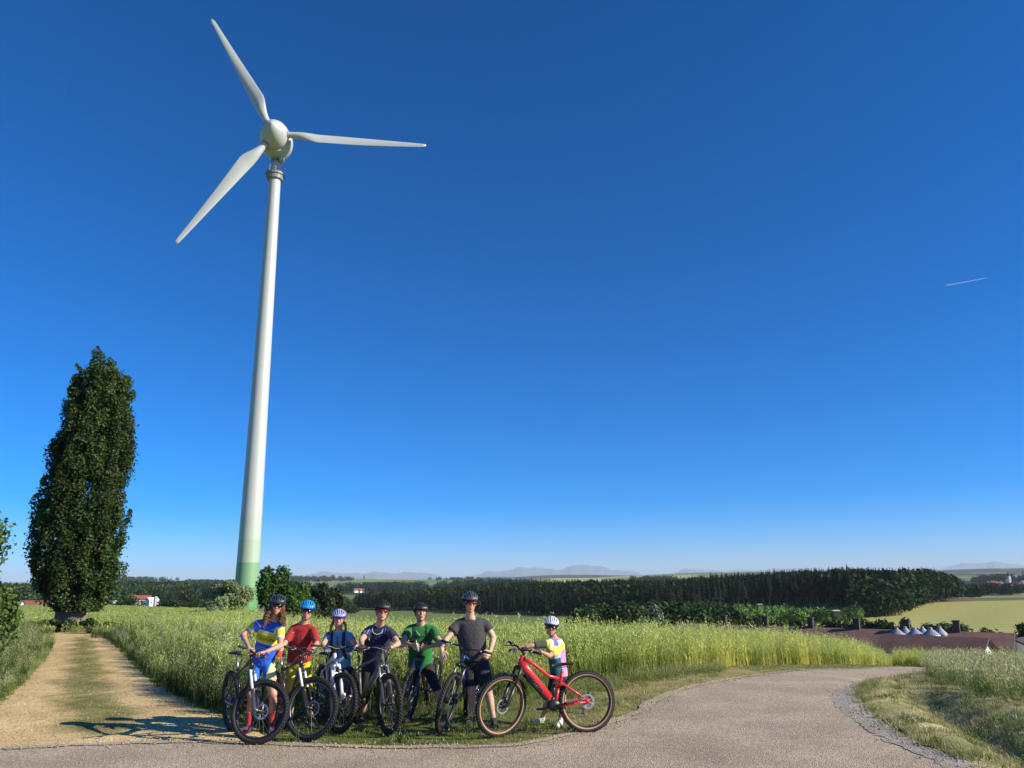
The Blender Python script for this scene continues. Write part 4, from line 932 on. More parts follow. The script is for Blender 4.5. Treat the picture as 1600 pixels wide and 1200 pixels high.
# patterns
crop_green = [src('oat_stalks', tuft(100 + k, 16, .22, 1.12, .011, .16, (.075, .12, .02), (.33, .40, .08), leaves=2, head=9, headc=(.47, .53, .16), hs=.034)) for k in range(4)]
crop_yellow = [src('oat_stalks', tuft(110 + k, 16, .22, 1.10, .012, .12, (.66, .57, .15), (.46, .50, .11), leaves=2, head=9, headc=(.60, .63, .18), hs=.034)) for k in range(3)]
crop_dark = [src('weed_stalks', tuft(120 + k, 18, .24, 1.0, .014, .22, (.022, .04, .009), (.085, .135, .03), leaves=3, head=6, headc=(.25, .30, .12), hs=.03)) for k in range(3)]  # dark green weeds, pigment deepened further to paint in the crop-edge shadow
low_crop = [src('crop_tops', tuft(130 + k, 22, .38, .42, .016, .25, (.10, .16, .03), (.28, .36, .08), leaves=0, head=5, headc=(.34, .41, .12), hs=.05)) for k in range(3)]
grass_s = [src('short_grass', tuft(140 + k, 44, .12, .095, .008, .6, (.07, .11, .02), (.20, .26, .06))) for k in range(3)]
grass_d = [src('dry_grass', tuft(150 + k, 40, .14, .075, .008, 1.0, (.34, .29, .12), (.58, .52, .26))) for k in range(3)]
grass_m = [src('meadow_grass', tuft(160 + k, 22, .16, .34, .008, .4, (.06, .10, .018), (.26, .33, .08), head=2, headc=(.3, .28, .14))) for k in range(3)]
grass_t = [src('tall_grass', tuft(170 + k, 24, .18, .80, .009, .38, (.07, .13, .025), (.28, .36, .11), leaves=1, head=4, headc=(.50, .46, .25), hs=.035)) for k in range(3)]
herb = [src('broad_herb', tuft(180 + k, 20, .16, .16, .03, .8, (.05, .10, .02), (.12, .20, .045), head=1, headc=(.42, .44, .32), hs=.02)) for k in range(2)]
straw = [src('cut_straw', tuft(190 + k, 22, .2, .05, .007, 2.2, (.58, .51, .25), (.78, .71, .40))) for k in range(2)]
cabbage = [src('blue_leaves', tuft(195 + k, 16, .22, .45, .07, .6, (.05, .09, .05), (.15, .22, .15))) for k in range(2)]

# the standing crop: outline of the field near the camera
CROP = CROP_L[::-1] and (CROP_L + CROP_R[:-1] + [(30.5, 31), (34, 40)] + [tuple(gpt(p_, D_)) for p_, D_ in ((1640, 60), (1200, 60), (800, 46), (600, 44), (420, 40), (330, 38), (200, 36), (150, 33.5))])
def crop_fn(x, y):
    d = np.minimum(dist_line(x, y, CROP_L), dist_line(x, y, CROP_R)); dd = np.hypot(x, y)
    return np.clip(np.where(d < 1.6, 1, .50) * np.where(dd > 26, .75, 1), 0, 1)
P_ = rnd_in(CROP, 17, crop_fn); x, y = P_.T
dl = dist_line(x, y, CROP_L); dr = dist_line(x, y, CROP_R)
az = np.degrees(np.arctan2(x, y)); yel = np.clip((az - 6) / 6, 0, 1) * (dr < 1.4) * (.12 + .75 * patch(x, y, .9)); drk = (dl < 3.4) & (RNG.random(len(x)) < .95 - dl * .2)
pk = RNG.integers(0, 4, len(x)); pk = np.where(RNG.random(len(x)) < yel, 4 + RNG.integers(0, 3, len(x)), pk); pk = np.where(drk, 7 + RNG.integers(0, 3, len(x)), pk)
sm = .76 + .28 * patch(x, y, 1.7, 2.); sm *= np.where(dl < .5, .72, 1) * np.where((dr < .35), .8, 1) * np.interp(az, [-31, -24, -14], [.62, .80, 1.0]) * np.interp(az, [8, 13, 20, 26, 36], [1.0, 1.03, 1.14, 1.42, 1.5])
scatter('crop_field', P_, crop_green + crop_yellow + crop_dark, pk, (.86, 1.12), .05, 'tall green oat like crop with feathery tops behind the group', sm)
# crop further off, seen only as tops
far_poly = [tuple(gpt(p_, D_)) for p_, D_ in ((-80, 42), (60, 40), (150, 37), (200, 36), (330, 38), (420, 40), (600, 44), (800, 46), (1200, 60), (1640, 60), (1700, 95), (1200, 85), (900, 90), (600, 100), (300, 120), (-80, 120))]
P_ = rnd_in(far_poly, 3.2, lambda x, y: np.clip(70 / np.hypot(x, y), 0, 1) ** 1.6); scatter('crop_beyond', P_, low_crop, None, (.8, 1.4), .1, None, np.interp(np.degrees(np.arctan2(P_[:, 0], P_[:, 1])), [-25, -12, 0], [.8, 1.1, 1.6]))
# poppies and pale umbels dotted in
P_ = rnd_in(CROP_L + G((420, 1121)) + [tuple(gpt(500, 16)), tuple(gpt(300, 30)), tuple(gpt(190, 32))], .0 + 1.6)
umb = [src('cow_parsley', tuft(200 + k, 5, .12, 1.1, .012, .15, (.05, .09, .02), (.14, .20, .05), leaves=2, head=30, headc=(.5, .5, .38), hs=.022)) for k in range(2)]
scatter('cow_parsley', P_, umb, None, (.5, .95), .08, None, np.where(dist_line(P_[:, 0], P_[:, 1], CROP_L) < 1, .8, 1.1))
# left bank of tall grass
BANK = TRACK_L[:5] + G((-90, 1150)) + [(-13, 11), (-22, 26), (-26, 40)] + [tuple(gpt(60, 38)), tuple(gpt(80, 33))]
P_ = rnd_in(BANK, 16, lambda x, y: np.clip(18 / np.hypot(x, y), .3, 1)); dl = dist_line(P_[:, 0], P_[:, 1], TRACK_L[:6])
pk = np.where(RNG.random(len(P_)) < .62, RNG.integers(0, 3, len(P_)), 3 + RNG.integers(0, 3, len(P_))); scatter('bank_grass', P_, grass_t + crop_dark, pk, (.65, 1.05), .12, None, np.clip(.35 + dl * .5, .3, .92))
P_ = rnd_in(BANK, 14, lambda x, y: (dist_line(x, y, TRACK_L[:6]) < .8) * 1.); scatter('bank_edge_grass', P_, grass_m + grass_d, None, (.5, 1.), .1)
# grass strip in the track, sparse tufts
P_ = rnd_in(MID, 95, lambda x, y: .25 + .75 * patch(x, y, .5)); scatter('track_grass', P_, grass_s + grass_d, np.where(RNG.random(len(P_)) < .5, RNG.integers(0, 3, len(P_)), 3 + RNG.integers(0, 3, len(P_))), (.4, .85), .1)
P_ = rnd_in(TRACK_L[2:6] + [(-7.6, 8.8)] + G((190, 1160), (330, 1158), (345, 1125), (236, 1070), (199, 1036), (180, 1010), (150, 995)), 16, lambda x, y: np.clip(patch(x, y, .4, 3.) * 1.6 - .85, 0, 1) + .03); scatter('track_weeds', P_, grass_s + grass_d, None, (.3, .7), .1)
# verge in front of the crop
VERGE = CROP_R[:9] + G((1120, 1064), (1060, 1078), (1025, 1092), (1000, 1112), (952, 1130), (895, 1146), (850, 1156), (800, 1166), (600, 1168), (440, 1163), (405, 1140), (350, 1124))
def verge_pick(x, y):
    a = np.degrees(np.arctan2(x, y)); pd = np.interp(a, [-16, -2, 4, 8], [.12, .22, .55, .75]) + .35 * (patch(x, y, .7) - .5)
    return np.where(RNG.random(len(x)) < pd, 3 + RNG.integers(0, 3, len(x)), RNG.integers(0, 3, len(x)))
P_ = rnd_in(VERGE, 110); scatter('verge_grass', P_, grass_s + grass_d, verge_pick(*P_.T), (.55, 1.35), .1, 'short green and dry grass on the verge under the bicycles')
P_ = rnd_in(VERGE, 30, lambda x, y: (dist_line(x, y, CROP_R[:9]) < .75) * 1. + (x < 1) * .16 * patch(x, y, .6, 1.)); scatter('verge_tall_grass', P_, grass_m, None, (.45, 1.), .15)
P_ = rnd_in(VERGE, 14, lambda x, y: (x < 1.5) * np.clip(patch(x, y, .5, 5.) * 1.8 - .7, 0, 1)); scatter('verge_herbs', P_, herb, None, (.5, 1.2), .15)
P_ = rnd_in(VERGE + CROP_R[9:12], 20, lambda x, y: (x > .5) * .8); scatter('verge_straw', P_, straw, None, (.5, 1.1), .3)
FARV = CROP_R[8:12] + ROAD_N[1:5]
P_ = rnd_in(FARV, 60); scatter('roadside_grass', P_, grass_s + grass_d, None, (.5, 1.2), .1)
# mown bank on the right
P_ = rnd_in(VERGE_R, 75, lambda x, y: (np.hypot(x, y) < 30) * np.clip(16 / np.hypot(x, y), .2, 1)); zz = height(P_[:, 0], P_[:, 1]) + .05 + ditch(P_[:, 0], P_[:, 1])
a_ = patch(P_[:, 0], P_[:, 1], .8, 1.) - .35; scatter('mown_bank_grass', P_, grass_s + grass_d + straw, np.where(RNG.random(len(P_)) < a_ * .8, RNG.integers(0, 3, len(P_)), 3 + RNG.integers(0, 5, len(P_))), (.55, 1.35), .2, 'mown hay and short grass on the bank right of the road', z=zz)
dpt0 = np.array(ground(1440, 1085)[:2]); dpt1 = np.array(ground(1640, 1185)[:2])
P_ = np.vstack([rnd_in(VERGE_R, 22, lambda x, y: (dist_line(x, y, [dpt0, dpt1]) < .5) * 1.), rnd_in(VERGE_R, 9, lambda x, y: (np.hypot(x, y) < 30) * np.clip(patch(x, y, .9, 4.) * 2 - 1.15, 0, 1))]); zz = height(P_[:, 0], P_[:, 1]) + .03 + ditch(P_[:, 0], P_[:, 1])
scatter('ditch_grass', P_, grass_m, None, (.45, .95), .2, None, z=zz)
EDGE_G = G((1352, 1070), (1337, 1086), (1345, 1106), (1381, 1134), (1425, 1161), (1512, 1197)) + G((1560, 1197), (1440, 1155), (1400, 1134), (1365, 1105), (1358, 1085), (1375, 1072))
P_ = rnd_in(EDGE_G, 60); scatter('bank_fringe', P_, grass_m, None, (.25, .5), .2, None, z=height(P_[:, 0], P_[:, 1]) + .05)
TALLR = G((1446, 1062), (1478, 1078), (1520, 1092), (1560, 1100), (1660, 1106), (1720, 1080), (1580, 1062), (1540, 1050), (1490, 1050))
P_ = rnd_in(TALLR, 15); scatter('tall_grass', P_, grass_t, None, (.45, 1.0), .12, 'tall seeding grass by the bend at the right edge')
P_ = rnd_in(G((1560, 1056), (1700, 1062), (1700, 1040), (1560, 1040)) + [], 6); scatter('blue_green_crop', P_, cabbage, None, (.8, 1.2), .1)

# loose stones along the asphalt edge and on the track
def stone(seed):
    rg = np.random.default_rng(seed); v = np.array([(1, 0, 0), (-1, 0, 0), (0, 1, 0), (0, -1, 0), (0, 0, .7), (0, 0, -.3), (.6, .6, .4), (-.6, .5, .35), (-.5, -.7, .3), (.6, -.5, .45)]) * rg.uniform(.7, 1.15, (10, 1)) * .012
    bm = bmesh.new(); [bm.verts.new(q) for q in v]; bmesh.ops.convex_hull(bm, input=bm.verts); bm.verts.index_update(); bm.verts.ensure_lookup_table()
    vv = np.array([tuple(q.co) for q in bm.verts]); ff = np.array([[q.index for q in f.verts] for f in bm.faces]); bm.free(); return vv, ff, np.tile(np.array((.50, .43, .32)) * rg.uniform(.6, 1.2), (len(vv), 1))
stones = [src('loose_stone', stone(k)) for k in range(4)]
q_ = resample(ROAD_N[1:-1], .012); q_ = q_[np.hypot(q_[:, 0], q_[:, 1]) < 22]; q_ = q_ + RNG.normal(0, .13, q_.shape)
scatter('roadside_stones', q_, stones, None, (.4, 1.5), .5, None, z=height(q_[:, 0], q_[:, 1]) + .036)
q_ = rnd_in(TRACK_L[1:6] + [(-9, 8.7)] + G((420, 1163), (345, 1121)) + CROP_L[::-1], 26, lambda x, y: np.clip(16 / np.hypot(x, y), 0, 1) ** 2); scatter('track_stones', q_, stones, None, (.4, 1.6), .5, None, z=height(q_[:, 0], q_[:, 1]) + .016)
q_ = resample(GRAVEL[:7], .012); q_ = q_[np.hypot(q_[:, 0], q_[:, 1]) < 20] + 0.; q_ = q_ + RNG.normal(0, .16, q_.shape); scatter('shoulder_stones', q_, stones, None, (.4, 1.6), .5, None, z=height(q_[:, 0], q_[:, 1]) + .04)
# ---------------------------------------------------------------- bicycles
RUBBER = mat('rubber', (.018, .018, .019), .75, bump=.3, bscale=200)
TAN = mat('tan_sidewall', (.42, .24, .12), .7)
CHROME = mat('bright_steel', (.42, .42, .43), .42, metal=.75)
BLACKM = mat('black_metal', (.018, .018, .02), .38, spec=.5)
GREYM = mat('grey_metal', (.16, .16, .17), .4, metal=.7)
WHITEP = mat('white_paint', (.74, .74, .76), .3, coat=.5)
SADDLE = mat('saddle_vinyl', (.02, .02, .022), .5)
def ring(mb, c, r_, rt, n=56, m_=10, ell=(1, 1)):
    """torus in the x-z plane"""
    vs = []; fs = []
    for i in range(n):
        a = 2 * math.pi * i / n; d = V(math.cos(a), 0, math.sin(a))
        for j in range(m_):
            b = 2 * math.pi * j / m_; vs.append(c + d * (r_ + rt * ell[0] * math.cos(b)) + V(0, rt * ell[1] * math.sin(b), 0))
    for i in range(n):
        for j in range(m_): fs.append((i * m_ + j, i * m_ + (j + 1) % m_, ((i + 1) % n) * m_ + (j + 1) % m_, ((i + 1) % n) * m_ + j))
    mb.add(vs, fs)
def wheel(root, c, tf, rim_m, tan=False, disc_side=1, cassette=False, hubm=BLACKM, rimw=.014):
    T = lambda mb: (setattr(mb, 'v', [tf(v) for v in mb.v]), mb)[1]
    Rr = .345; rt = .029
    mb = MB(); ring(mb, c, Rr, rt)
    for k in range(60):                                       # tread knobs
        for row, off in ((-1, .5), (0, 0), (1, .5)):
            a = 2 * math.pi * (k + off) / 60; b = row * .62; d = V(math.cos(a), 0, math.sin(a)); nn = d * math.cos(b) + V(0, math.sin(b), 0)
            q = c + d * Rr + nn * (rt + .003); t = V(-math.sin(a), 0, math.cos(a)); mb.box(q, (.0085, .008, .0045), np.array([t, np.cross(nn, t), nn]))
    ty = T(mb).build('wheel', RUBBER, root, True)
    if tan:
        mb = MB()
        for s in (-1, 1): ring(mb, c + V(0, s * .0165, 0), Rr - .013, .0145, 56, 8, (1.15, .62))
        T(mb).build('tyre_sidewall', TAN, ty, True)
    mb = MB(); ring(mb, c, Rr - .037, rimw, 56, 8, (.8, .95)); T(mb).build('rim', rim_m, ty, True)
    mb = MB()
    for k in range(28):
        a = 2 * math.pi * k / 28; s = 1 if k % 2 else -1; a2 = a + (.5 if (k // 2) % 2 else -.5)
        mb.tube([c + V(.024 * math.cos(a2), s * .028, .024 * math.sin(a2)), c + V((Rr - .04) * math.cos(a), 0, (Rr - .04) * math.sin(a))], .0013, 3)
    T(mb).build('spokes', GREYM, ty)
    mb = MB(); mb.tube([c + V(0, -.055, 0), c + V(0, .055, 0)], .019, 12)
    for s in (-.028, .028): mb.tube([c + V(0, s - .003, 0), c + V(0, s + .003, 0)], .029, 14)
    T(mb).build('hub', hubm, ty, True)
    mb = MB(); ring(mb, c + V(0, disc_side * .038, 0), .082, .010, 32, 4, (1, .12))
    for k in range(6):
        a = k * math.pi / 3; mb.tube([c + V(.02 * math.cos(a), disc_side * .038, .02 * math.sin(a)), c + V(.078 * math.cos(a + .5), disc_side * .038, .078 * math.sin(a + .5))], .004, 4)
    T(mb).build('brake_disc', CHROME, ty)
    if cassette:
        mb = MB()
        for k in range(8): ring(mb, c + V(0, -.022 - k * .0035, 0), .080 - k * .0075, .004, 28, 4, (1, .3))
        mb.tube([c + V(0, -.02, 0), c + V(0, -.05, 0)], .03, 12); T(mb).build('cassette', CHROME, ty)
def bicycle(label, front_px, phi, steer, lean, frame_m, fork_m=BLACKM, stan_m=CHROME, tan=False, ebike=False, fullsus=False, rim_m=BLACKM, wb=1.19, saddle_z=.96, rear_px=None, bar_w=.37, accent=None, seatpost_m=GREYM, group=None, size=1., link_m=None):
    F = ground(*front_px, .02); F[2] = float(height(F[0], F[1])) + .025
    d = V(math.cos(phi), math.sin(phi), 0); root = empty('bicycle', (0, 0, 0)); tag(root, label, 'bicycle', group)
    O = F - d * wb; O[2] = float(height(O[0], O[1])) + .025; root.location = Vector(O); hd = (F[2] - O[2]) / wb
    M = Matrix.Rotation(phi, 4, 'Z') @ Matrix.Rotation(-math.asin(hd), 4, 'Y') @ Matrix.Rotation(lean, 4, 'X')
    root.rotation_euler = M.to_euler()
    WM = Matrix.Translation(Vector(O)) @ M
    Rw = .374; RA = V(0, 0, Rw); FA = V(wb, 0, Rw); ha = R(66.5); s = V(-math.cos(ha), 0, math.sin(ha)); fw = V(math.sin(ha), 0, math.cos(ha))
    A0 = FA - fw * .044; crown = A0 + s * .50; hb_ = crown + s * .045; ht = hb_ + s * .115; stem0 = ht + s * .04
    Rs = Matrix.Rotation(steer, 3, Vector(s)); Rn = np.array(Rs)
    tf = lambda v: (v - A0) @ Rn.T + A0
    idn = lambda v: v
    BB = V(.435, 0, .335); ST = V(.30, 0, .80); Lx = lambda p, y: V(p[0], y, p[2])
    wheel(root, RA, idn, rim_m, tan, 1, True); wheel(root, FA, tf, rim_m, tan, 1)
    T = lambda mb: (setattr(mb, 'v', [tf(v) for v in mb.v]), mb)[1]
    # frame
    mb = MB()
    if not fullsus:
        e = 1.5 if ebike else 1.
        mb.tube([hb_ + s * .012, BB + V(.02, 0, .02)], [.029 * e, .030 * e], 12, ell=(.8, 1.1)); mb.tube([ht - s * .015, ST - V(-.012, 0, .04)], [.022, .019], 12)
        mb.tube([BB, ST], [.019, .018], 12); mb.tube([hb_ - s * .004, ht + s * .004], .027, 14)
        for y in (-1, 1):
            mb.tube([BB + V(-.03, y * .03, 0), BB + V(-.13, y * .048, .012), RA + V(.02, y * .066, 0)], [.013, .011, .009], 8)
            mb.tube([ST + V(.004, y * .012, -.06), ST + V(-.06, y * .045, -.12), RA + V(.01, y * .066, .02)], [.010, .009, .008], 8)
            mb.box(RA + V(.01, y * .066, 0), (.022, .004, .026))
    else:
        J = V(.335, 0, .665)                                 # top tube meets the short seat tube low down
        mb.tube([hb_ - s * .006, ht + s * .004], .032, 14)
        mb.tube([hb_ + s * .03, V(.80, 0, .80), BB + V(.06, 0, .10)], [.045, .046, .044], 14, ell=(.75, 1.1))
        mb.tube([ht - s * .03, V(.70, 0, .855), V(.50, 0, .70), J + V(.03, 0, .0)], [.026, .023, .021, .021], 12)
        mb.tube([J + V(-.02, 0, .09), J, V(.375, 0, .56)], [.021, .024, .022], 12); mb.tube([V(.375, 0, .56), BB + V(-.01, 0, .03)], [.022, .03], 12)
        mb.tube([V(.30, 0, .60), V(.44, 0, .605)], [.018, .016], 10)
        for y in (-1, 1):
            mb.tube([BB + V(-.05, y * .035, .01), BB + V(-.14, y * .055, .015), V(.14, y * .062, .365), RA + V(.03, y * .066, 0)], [.021, .020, .016, .012], 8)
            mb.tube([V(.43, y * .028, .60), V(.31, y * .045, .595), V(.17, y * .06, .50), RA + V(.01, y * .066, .025)], [.017, .017, .014, .012], 8)
            mb.box(RA + V(.01, y * .066, .01), (.026, .005, .03))
    fr = mb.build('frame', frame_m, root, True)
    if ebike or fullsus:
        mb = MB(); mb.ellip(BB + V(.01, 0, .015), (.095, .055, .075), None, 16, 10); mb.build('motor_cover', BLACKM, fr, True)
    if fullsus:
        mb = MB(); mb.tube([V(.43, 0, .60), V(.455, 0, .42)], [.019, .019], 12); mb.tube([V(.452, 0, .45), V(.462, 0, .37)], [.026, .024], 12); mb.build('shock_absorber', BLACKM, root, True)
        mb = MB()                                            # dark battery cover on the underside of the down tube
        a_ = hb_ + s * .0; mb.tube([V(.83, 0, .74), BB + V(.10, 0, .09)], [.034, .036], 10, ell=(.9, .9)); mb.build('battery_cover', BLACKM, fr, True)
    if accent:
        mb = MB(); p0 = hb_ * .75 + BB * .25; p1 = hb_ * .35 + BB * .65; u_ = nrm(p1 - p0); w_ = V(u_[2], 0, -u_[0])
        for y in (-1, 1):                                    # lettering-like bright marks on both sides of the down tube
            for k in range(8):
                t0 = k / 8; q = p0 + (p1 - p0) * (t0 + .04); mb.box(q + V(0, y * (.036 if (ebike or fullsus) else .025), 0), (.012, .002, .013 if k % 3 else .009), np.array([u_, V(0, 1, 0), w_]))
        mb.build('frame_lettering', accent, fr)
    # saddle
    seat_top = ST + nrm(ST - BB) * 0 if not fullsus else V(.325, 0, .75); up = nrm(ST - BB); sp = seat_top + up * ((saddle_z - .06 - seat_top[2]) / up[2])
    mb = MB(); mb.tube([seat_top - up * .03, sp], .0145, 10); mb.build('seatpost', seatpost_m, root, True)
    sd = sp + V(0, 0, .055); vs = []; fs = []; n = 9
    for i in range(n):
        t = i / (n - 1); x = -.13 + .27 * t; w = .072 * (1 - smooth01((t - .12) / .55)) + .019; z = .012 * (1 - abs(t - .15)) - .012 * smooth01((t - .8) / .2)
        for j in range(8):
            a = 2 * math.pi * j / 8; vs.append(sd + V(x, w * math.cos(a), z + (.016 if math.sin(a) > 0 else .026) * math.sin(a)))
    for i in range(n - 1):
        for j in range(8): fs.append((i * 8 + j, i * 8 + (j + 1) % 8, (i + 1) * 8 + (j + 1) % 8, (i + 1) * 8 + j))
    fs.append(tuple(range(8))); fs.append(tuple((n - 1) * 8 + j for j in range(8))[::-1])
    mb = MB(); mb.add(vs, fs)
    for y in (-.02, .02): mb.tube([sd + V(-.09, y, -.03), sd + V(.08, y, -.03)], .0035, 5)
    mb.build('saddle', SADDLE, root, True)
    # fork: crown, stanchions, lowers
    fk = MB(); fk.tube([hb_ - s * .01, crown], .024, 12)
    for y in (-1, 1):
        fk.tube([crown + V(0, y * .062, 0) + s * .005, crown + V(0, y * .012, 0) + s * .005], [.022, .026], 10)
    fork = T(fk).build('fork', fork_m, root, True)
    for y in (-1, 1):
        mb = MB(); mb.tube([Lx(crown, y * .062) + s * .02, Lx(A0, y * .062) + s * .25], .0172, 10); T(mb).build('stanchion', stan_m, fork, True)
        mb = MB(); mb.tube([Lx(A0, y * .062) + s * .28, Lx(A0, y * .062) + s * .03, Lx(FA, y * .058)], [.0235, .0225, .016], 10); T(mb).build('fork_leg', fork_m, fork, True)
    mb = MB(); an = np.linspace(-.9, .9, 9); pc = [Lx(A0, 0) + s * (.26 + .155 * math.cos(a)) * 1.0 + V(0, .062 * math.sin(a) / .78, 0) - s * .01 for a in an]
    mb.tube(pc, .012, 8); mb.box(FA + V(-.03, .055, .08), (.018, .014, .035)); T(mb).build('fork_brace', fork_m, fork, True)
    if fullsus:                                              # short mudguard
        mb = MB(); vs = []
        for k in range(9):
            a = R(68 + k * 11); c_ = FA + V(math.cos(a), 0, math.sin(a)) * .405
            vs += [c_ + V(0, -.035, -.012), c_, c_ + V(0, .035, -.012)]
        fs = [(3 * k + j, 3 * k + j + 1, 3 * k + j + 4, 3 * k + j + 3) for k in range(8) for j in (0, 1)]; mb.add(vs, fs); mb.add(np.array(vs) + V(0, 0, .004), [f[::-1] for f in fs]); T(mb).build('mudguard', BLACKM, root)
    # stem, bar, grips, levers, display
    cl = stem0 + fw * .052 + V(0, 0, .012); mb = MB(); mb.tube([ht - s * .01, stem0 + s * .03], .019, 12); mb.tube([stem0, cl], [.018, .017], 10); T(mb).build('stem', BLACKM, root, True)
    bp = lambda t: cl + V(-.055 * abs(t) ** 1.5, t * bar_w, .028 * smooth01(abs(t) / .35))
    mb = MB(); mb.tube([bp(t) for t in np.linspace(-1, 1, 17)], .0125, 10); bar = T(mb).build('handlebar', BLACKM, root, True)
    for y in (-1, 1):
        mb = MB(); mb.tube([bp(y * .66), bp(y * 1.0)], .0165, 10); T(mb).build('grip', RUBBER, bar, True)
        mb = MB(); q = bp(y * .58); mb.box(q + V(.02, 0, -.005), (.022, .018, .014)); mb.tube([q + V(.045, y * .0, -.008), q + V(.075, y * .07, -.02), q + V(.07, y * .15, -.03)], [.008, .006, .005], 6); T(mb).build('brake_lever', GREYM, bar, True)
        mb = MB(); q = bp(y * .5); mb.tube([q + V(.03, 0, 0), q + V(.10, -y * .10, .03), q + V(.11, -y * .2, -.04), hb_ + V(.05, y * .02, .05), hb_ + V(-.02, y * .04, -.02)], .003, 5); T(mb).build('cable', BLACKM, bar, True)
    mb = MB(); mb.box(cl + V(-.01, .05, .035), (.03, .022, .012)); T(mb).build('bar_computer', BLACKM, bar)
    # drivetrain (right side = -y)
    mb = MB(); ring(mb, BB + V(0, -.048, 0), .066, .006, 32, 5, (1, .4))
    for k in range(4): a = k * 1.57; mb.tube([BB + V(0, -.048, 0), BB + V(.064 * math.cos(a), -.048, .064 * math.sin(a))], .006, 5)
    cs = mb.build('crankset', GREYM, root, True)
    for y, a in ((-1, R(-15)), (1, R(165))):
        e = BB + V(.17 * math.cos(a), y * .075, .17 * math.sin(a)); mb = MB(); mb.tube([BB + V(0, y * .06, 0), e], [.015, .011], 8); mb.build('crank_arm', BLACKM, cs, True)
        mb = MB(); mb.box(e + V(0, y * .055, 0), (.045, .048, .009)); mb.build('pedal', BLACKM, cs)
    mb = MB(); rd = RA + V(.02, -.055, -.075)
    mb.tube([BB + V(.0, -.048, .068), RA + V(0, -.042, .055)], .0035, 4); mb.tube([BB + V(0, -.048, -.066), rd + V(.03, 0, -.08), rd + V(.0, 0, -.09)], .0035, 4)
    mb.build('chain', GREYM, root)
    mb = MB(); mb.tube([rd, rd + V(.02, 0, -.085)], [.014, .010], 8); ring(mb, rd + V(.0, 0, 0), .022, .006, 14, 5); ring(mb, rd + V(.022, 0, -.085), .022, .006, 14, 5); mb.build('derailleur', GREYM, root, True)
    if ebike and not fullsus:
        pass
    W = lambda p: np.array(WM @ Vector(tf(np.asarray(p)[None])[0]))
    return {'grip_l': W(bp(.85)), 'grip_r': W(bp(-.85)), 'bar_l': W(bp(.5)), 'bar_r': W(bp(-.5)), 'stem': W(cl), 'saddle': np.array(WM @ Vector(sd)), 'root': root}
DARKF = mat('black_frame_paint', (.014, .014, .017), .28, coat=.6); PURP = mat('dark_purple_paint', (.035, .012, .02), .28, coat=.6)
SILVF = mat('silver_white_paint', (.62, .62, .66), .28, coat=.5); GREYF = mat('grey_frame_paint', (.13, .12, .11), .35, coat=.3)
BLUEF = mat('dark_blue_paint', (.012, .045, .16), .25, coat=.6); REDF = mat('bright_red_paint', (.62, .022, .028), .3, coat=.7)
BK = []
BK.append(bicycle('dark mountain bike with silver fork, front wheel turned broadside, leftmost of the row', (402, 1163), R(-55), R(50), R(3), DARKF, GREYM, WHITEP, rim_m=BLACKM, seatpost_m=CHROME, saddle_z=1.0))
BK.append(bicycle('dark purple mountain bike held by the person in red', (484, 1157), R(-51), R(36), R(3), PURP, BLACKM, WHITEP, rim_m=GREYM, seatpost_m=CHROME, saddle_z=.98))
BK.append(bicycle('silver mountain bike with white fork held by the woman in light blue', (531, 1146), R(-66), R(22), R(3), SILVF, WHITEP, WHITEP, rim_m=BLACKM, saddle_z=.92))
BK.append(bicycle('grey mountain bike with wide knobbly tyres in front of the navy shirt', (605, 1149), R(-50), R(-8), R(-4), GREYF, GREYM, CHROME, ebike=True, rim_m=BLACKM, saddle_z=.98))
BK.append(bicycle('black mountain bike leaning against the person in the green shirt', (634, 1131), R(-101), R(0), R(-7), DARKF, GREYM, CHROME, rim_m=BLACKM))
BK.append(bicycle('dark blue mountain bike held by the tall person in grey', (690, 1145), R(-104), R(0), R(-13), BLUEF, BLACKM, GREYM, rim_m=BLACKM))
fp = ground(784, 1153, .02); rp = ground(913, 1150, .02); ph7 = math.atan2(fp[1] - rp[1], fp[0] - rp[0])
BK.append(bicycle('bright red electric mountain bike with tan sidewall tyres, side on at the right', (783, 1153), R(180 + 12), R(24), R(1), REDF, BLACKM, BLACKM, tan=True, ebike=True, fullsus=True, rim_m=BLACKM, wb=1.14, saddle_z=.84, accent=mat('black_lettering', (.02, .02, .02), .5)))
# ---------------------------------------------------------------- people
from mathutils.bvhtree import BVHTree
def skin_mat(name, rough=.5, bump=.12, bscale=18):
    return mat(name, (1, 1, 1), rough, attr=True, var=.06, vscale=30, bump=bump, bscale=bscale)
SKIN = skin_mat('skin', .48, .05, 60); CLOTH = skin_mat('cloth', .82, .5, 26); CLOTH.node_tree.nodes['Principled BSDF'].inputs['Sheen Weight'].default_value = .15
LENS = mat('dark_lens', (.012, .010, .012), .12, spec=.8); LENSR = mat('red_lens', (.16, .012, .012), .12, spec=.8)
TEETH = mat('teeth', (.72, .70, .64), .35); EYEW = mat('eye', (.55, .53, .50), .3); LIP = mat('lips', (.42, .16, .13), .5)
HELM_IN = mat('helmet_inner', (.015, .015, .017), .8); STRAP = mat('webbing', (.02, .02, .025), .8); TUBEW = mat('clear_tube', (.6, .62, .65), .3)
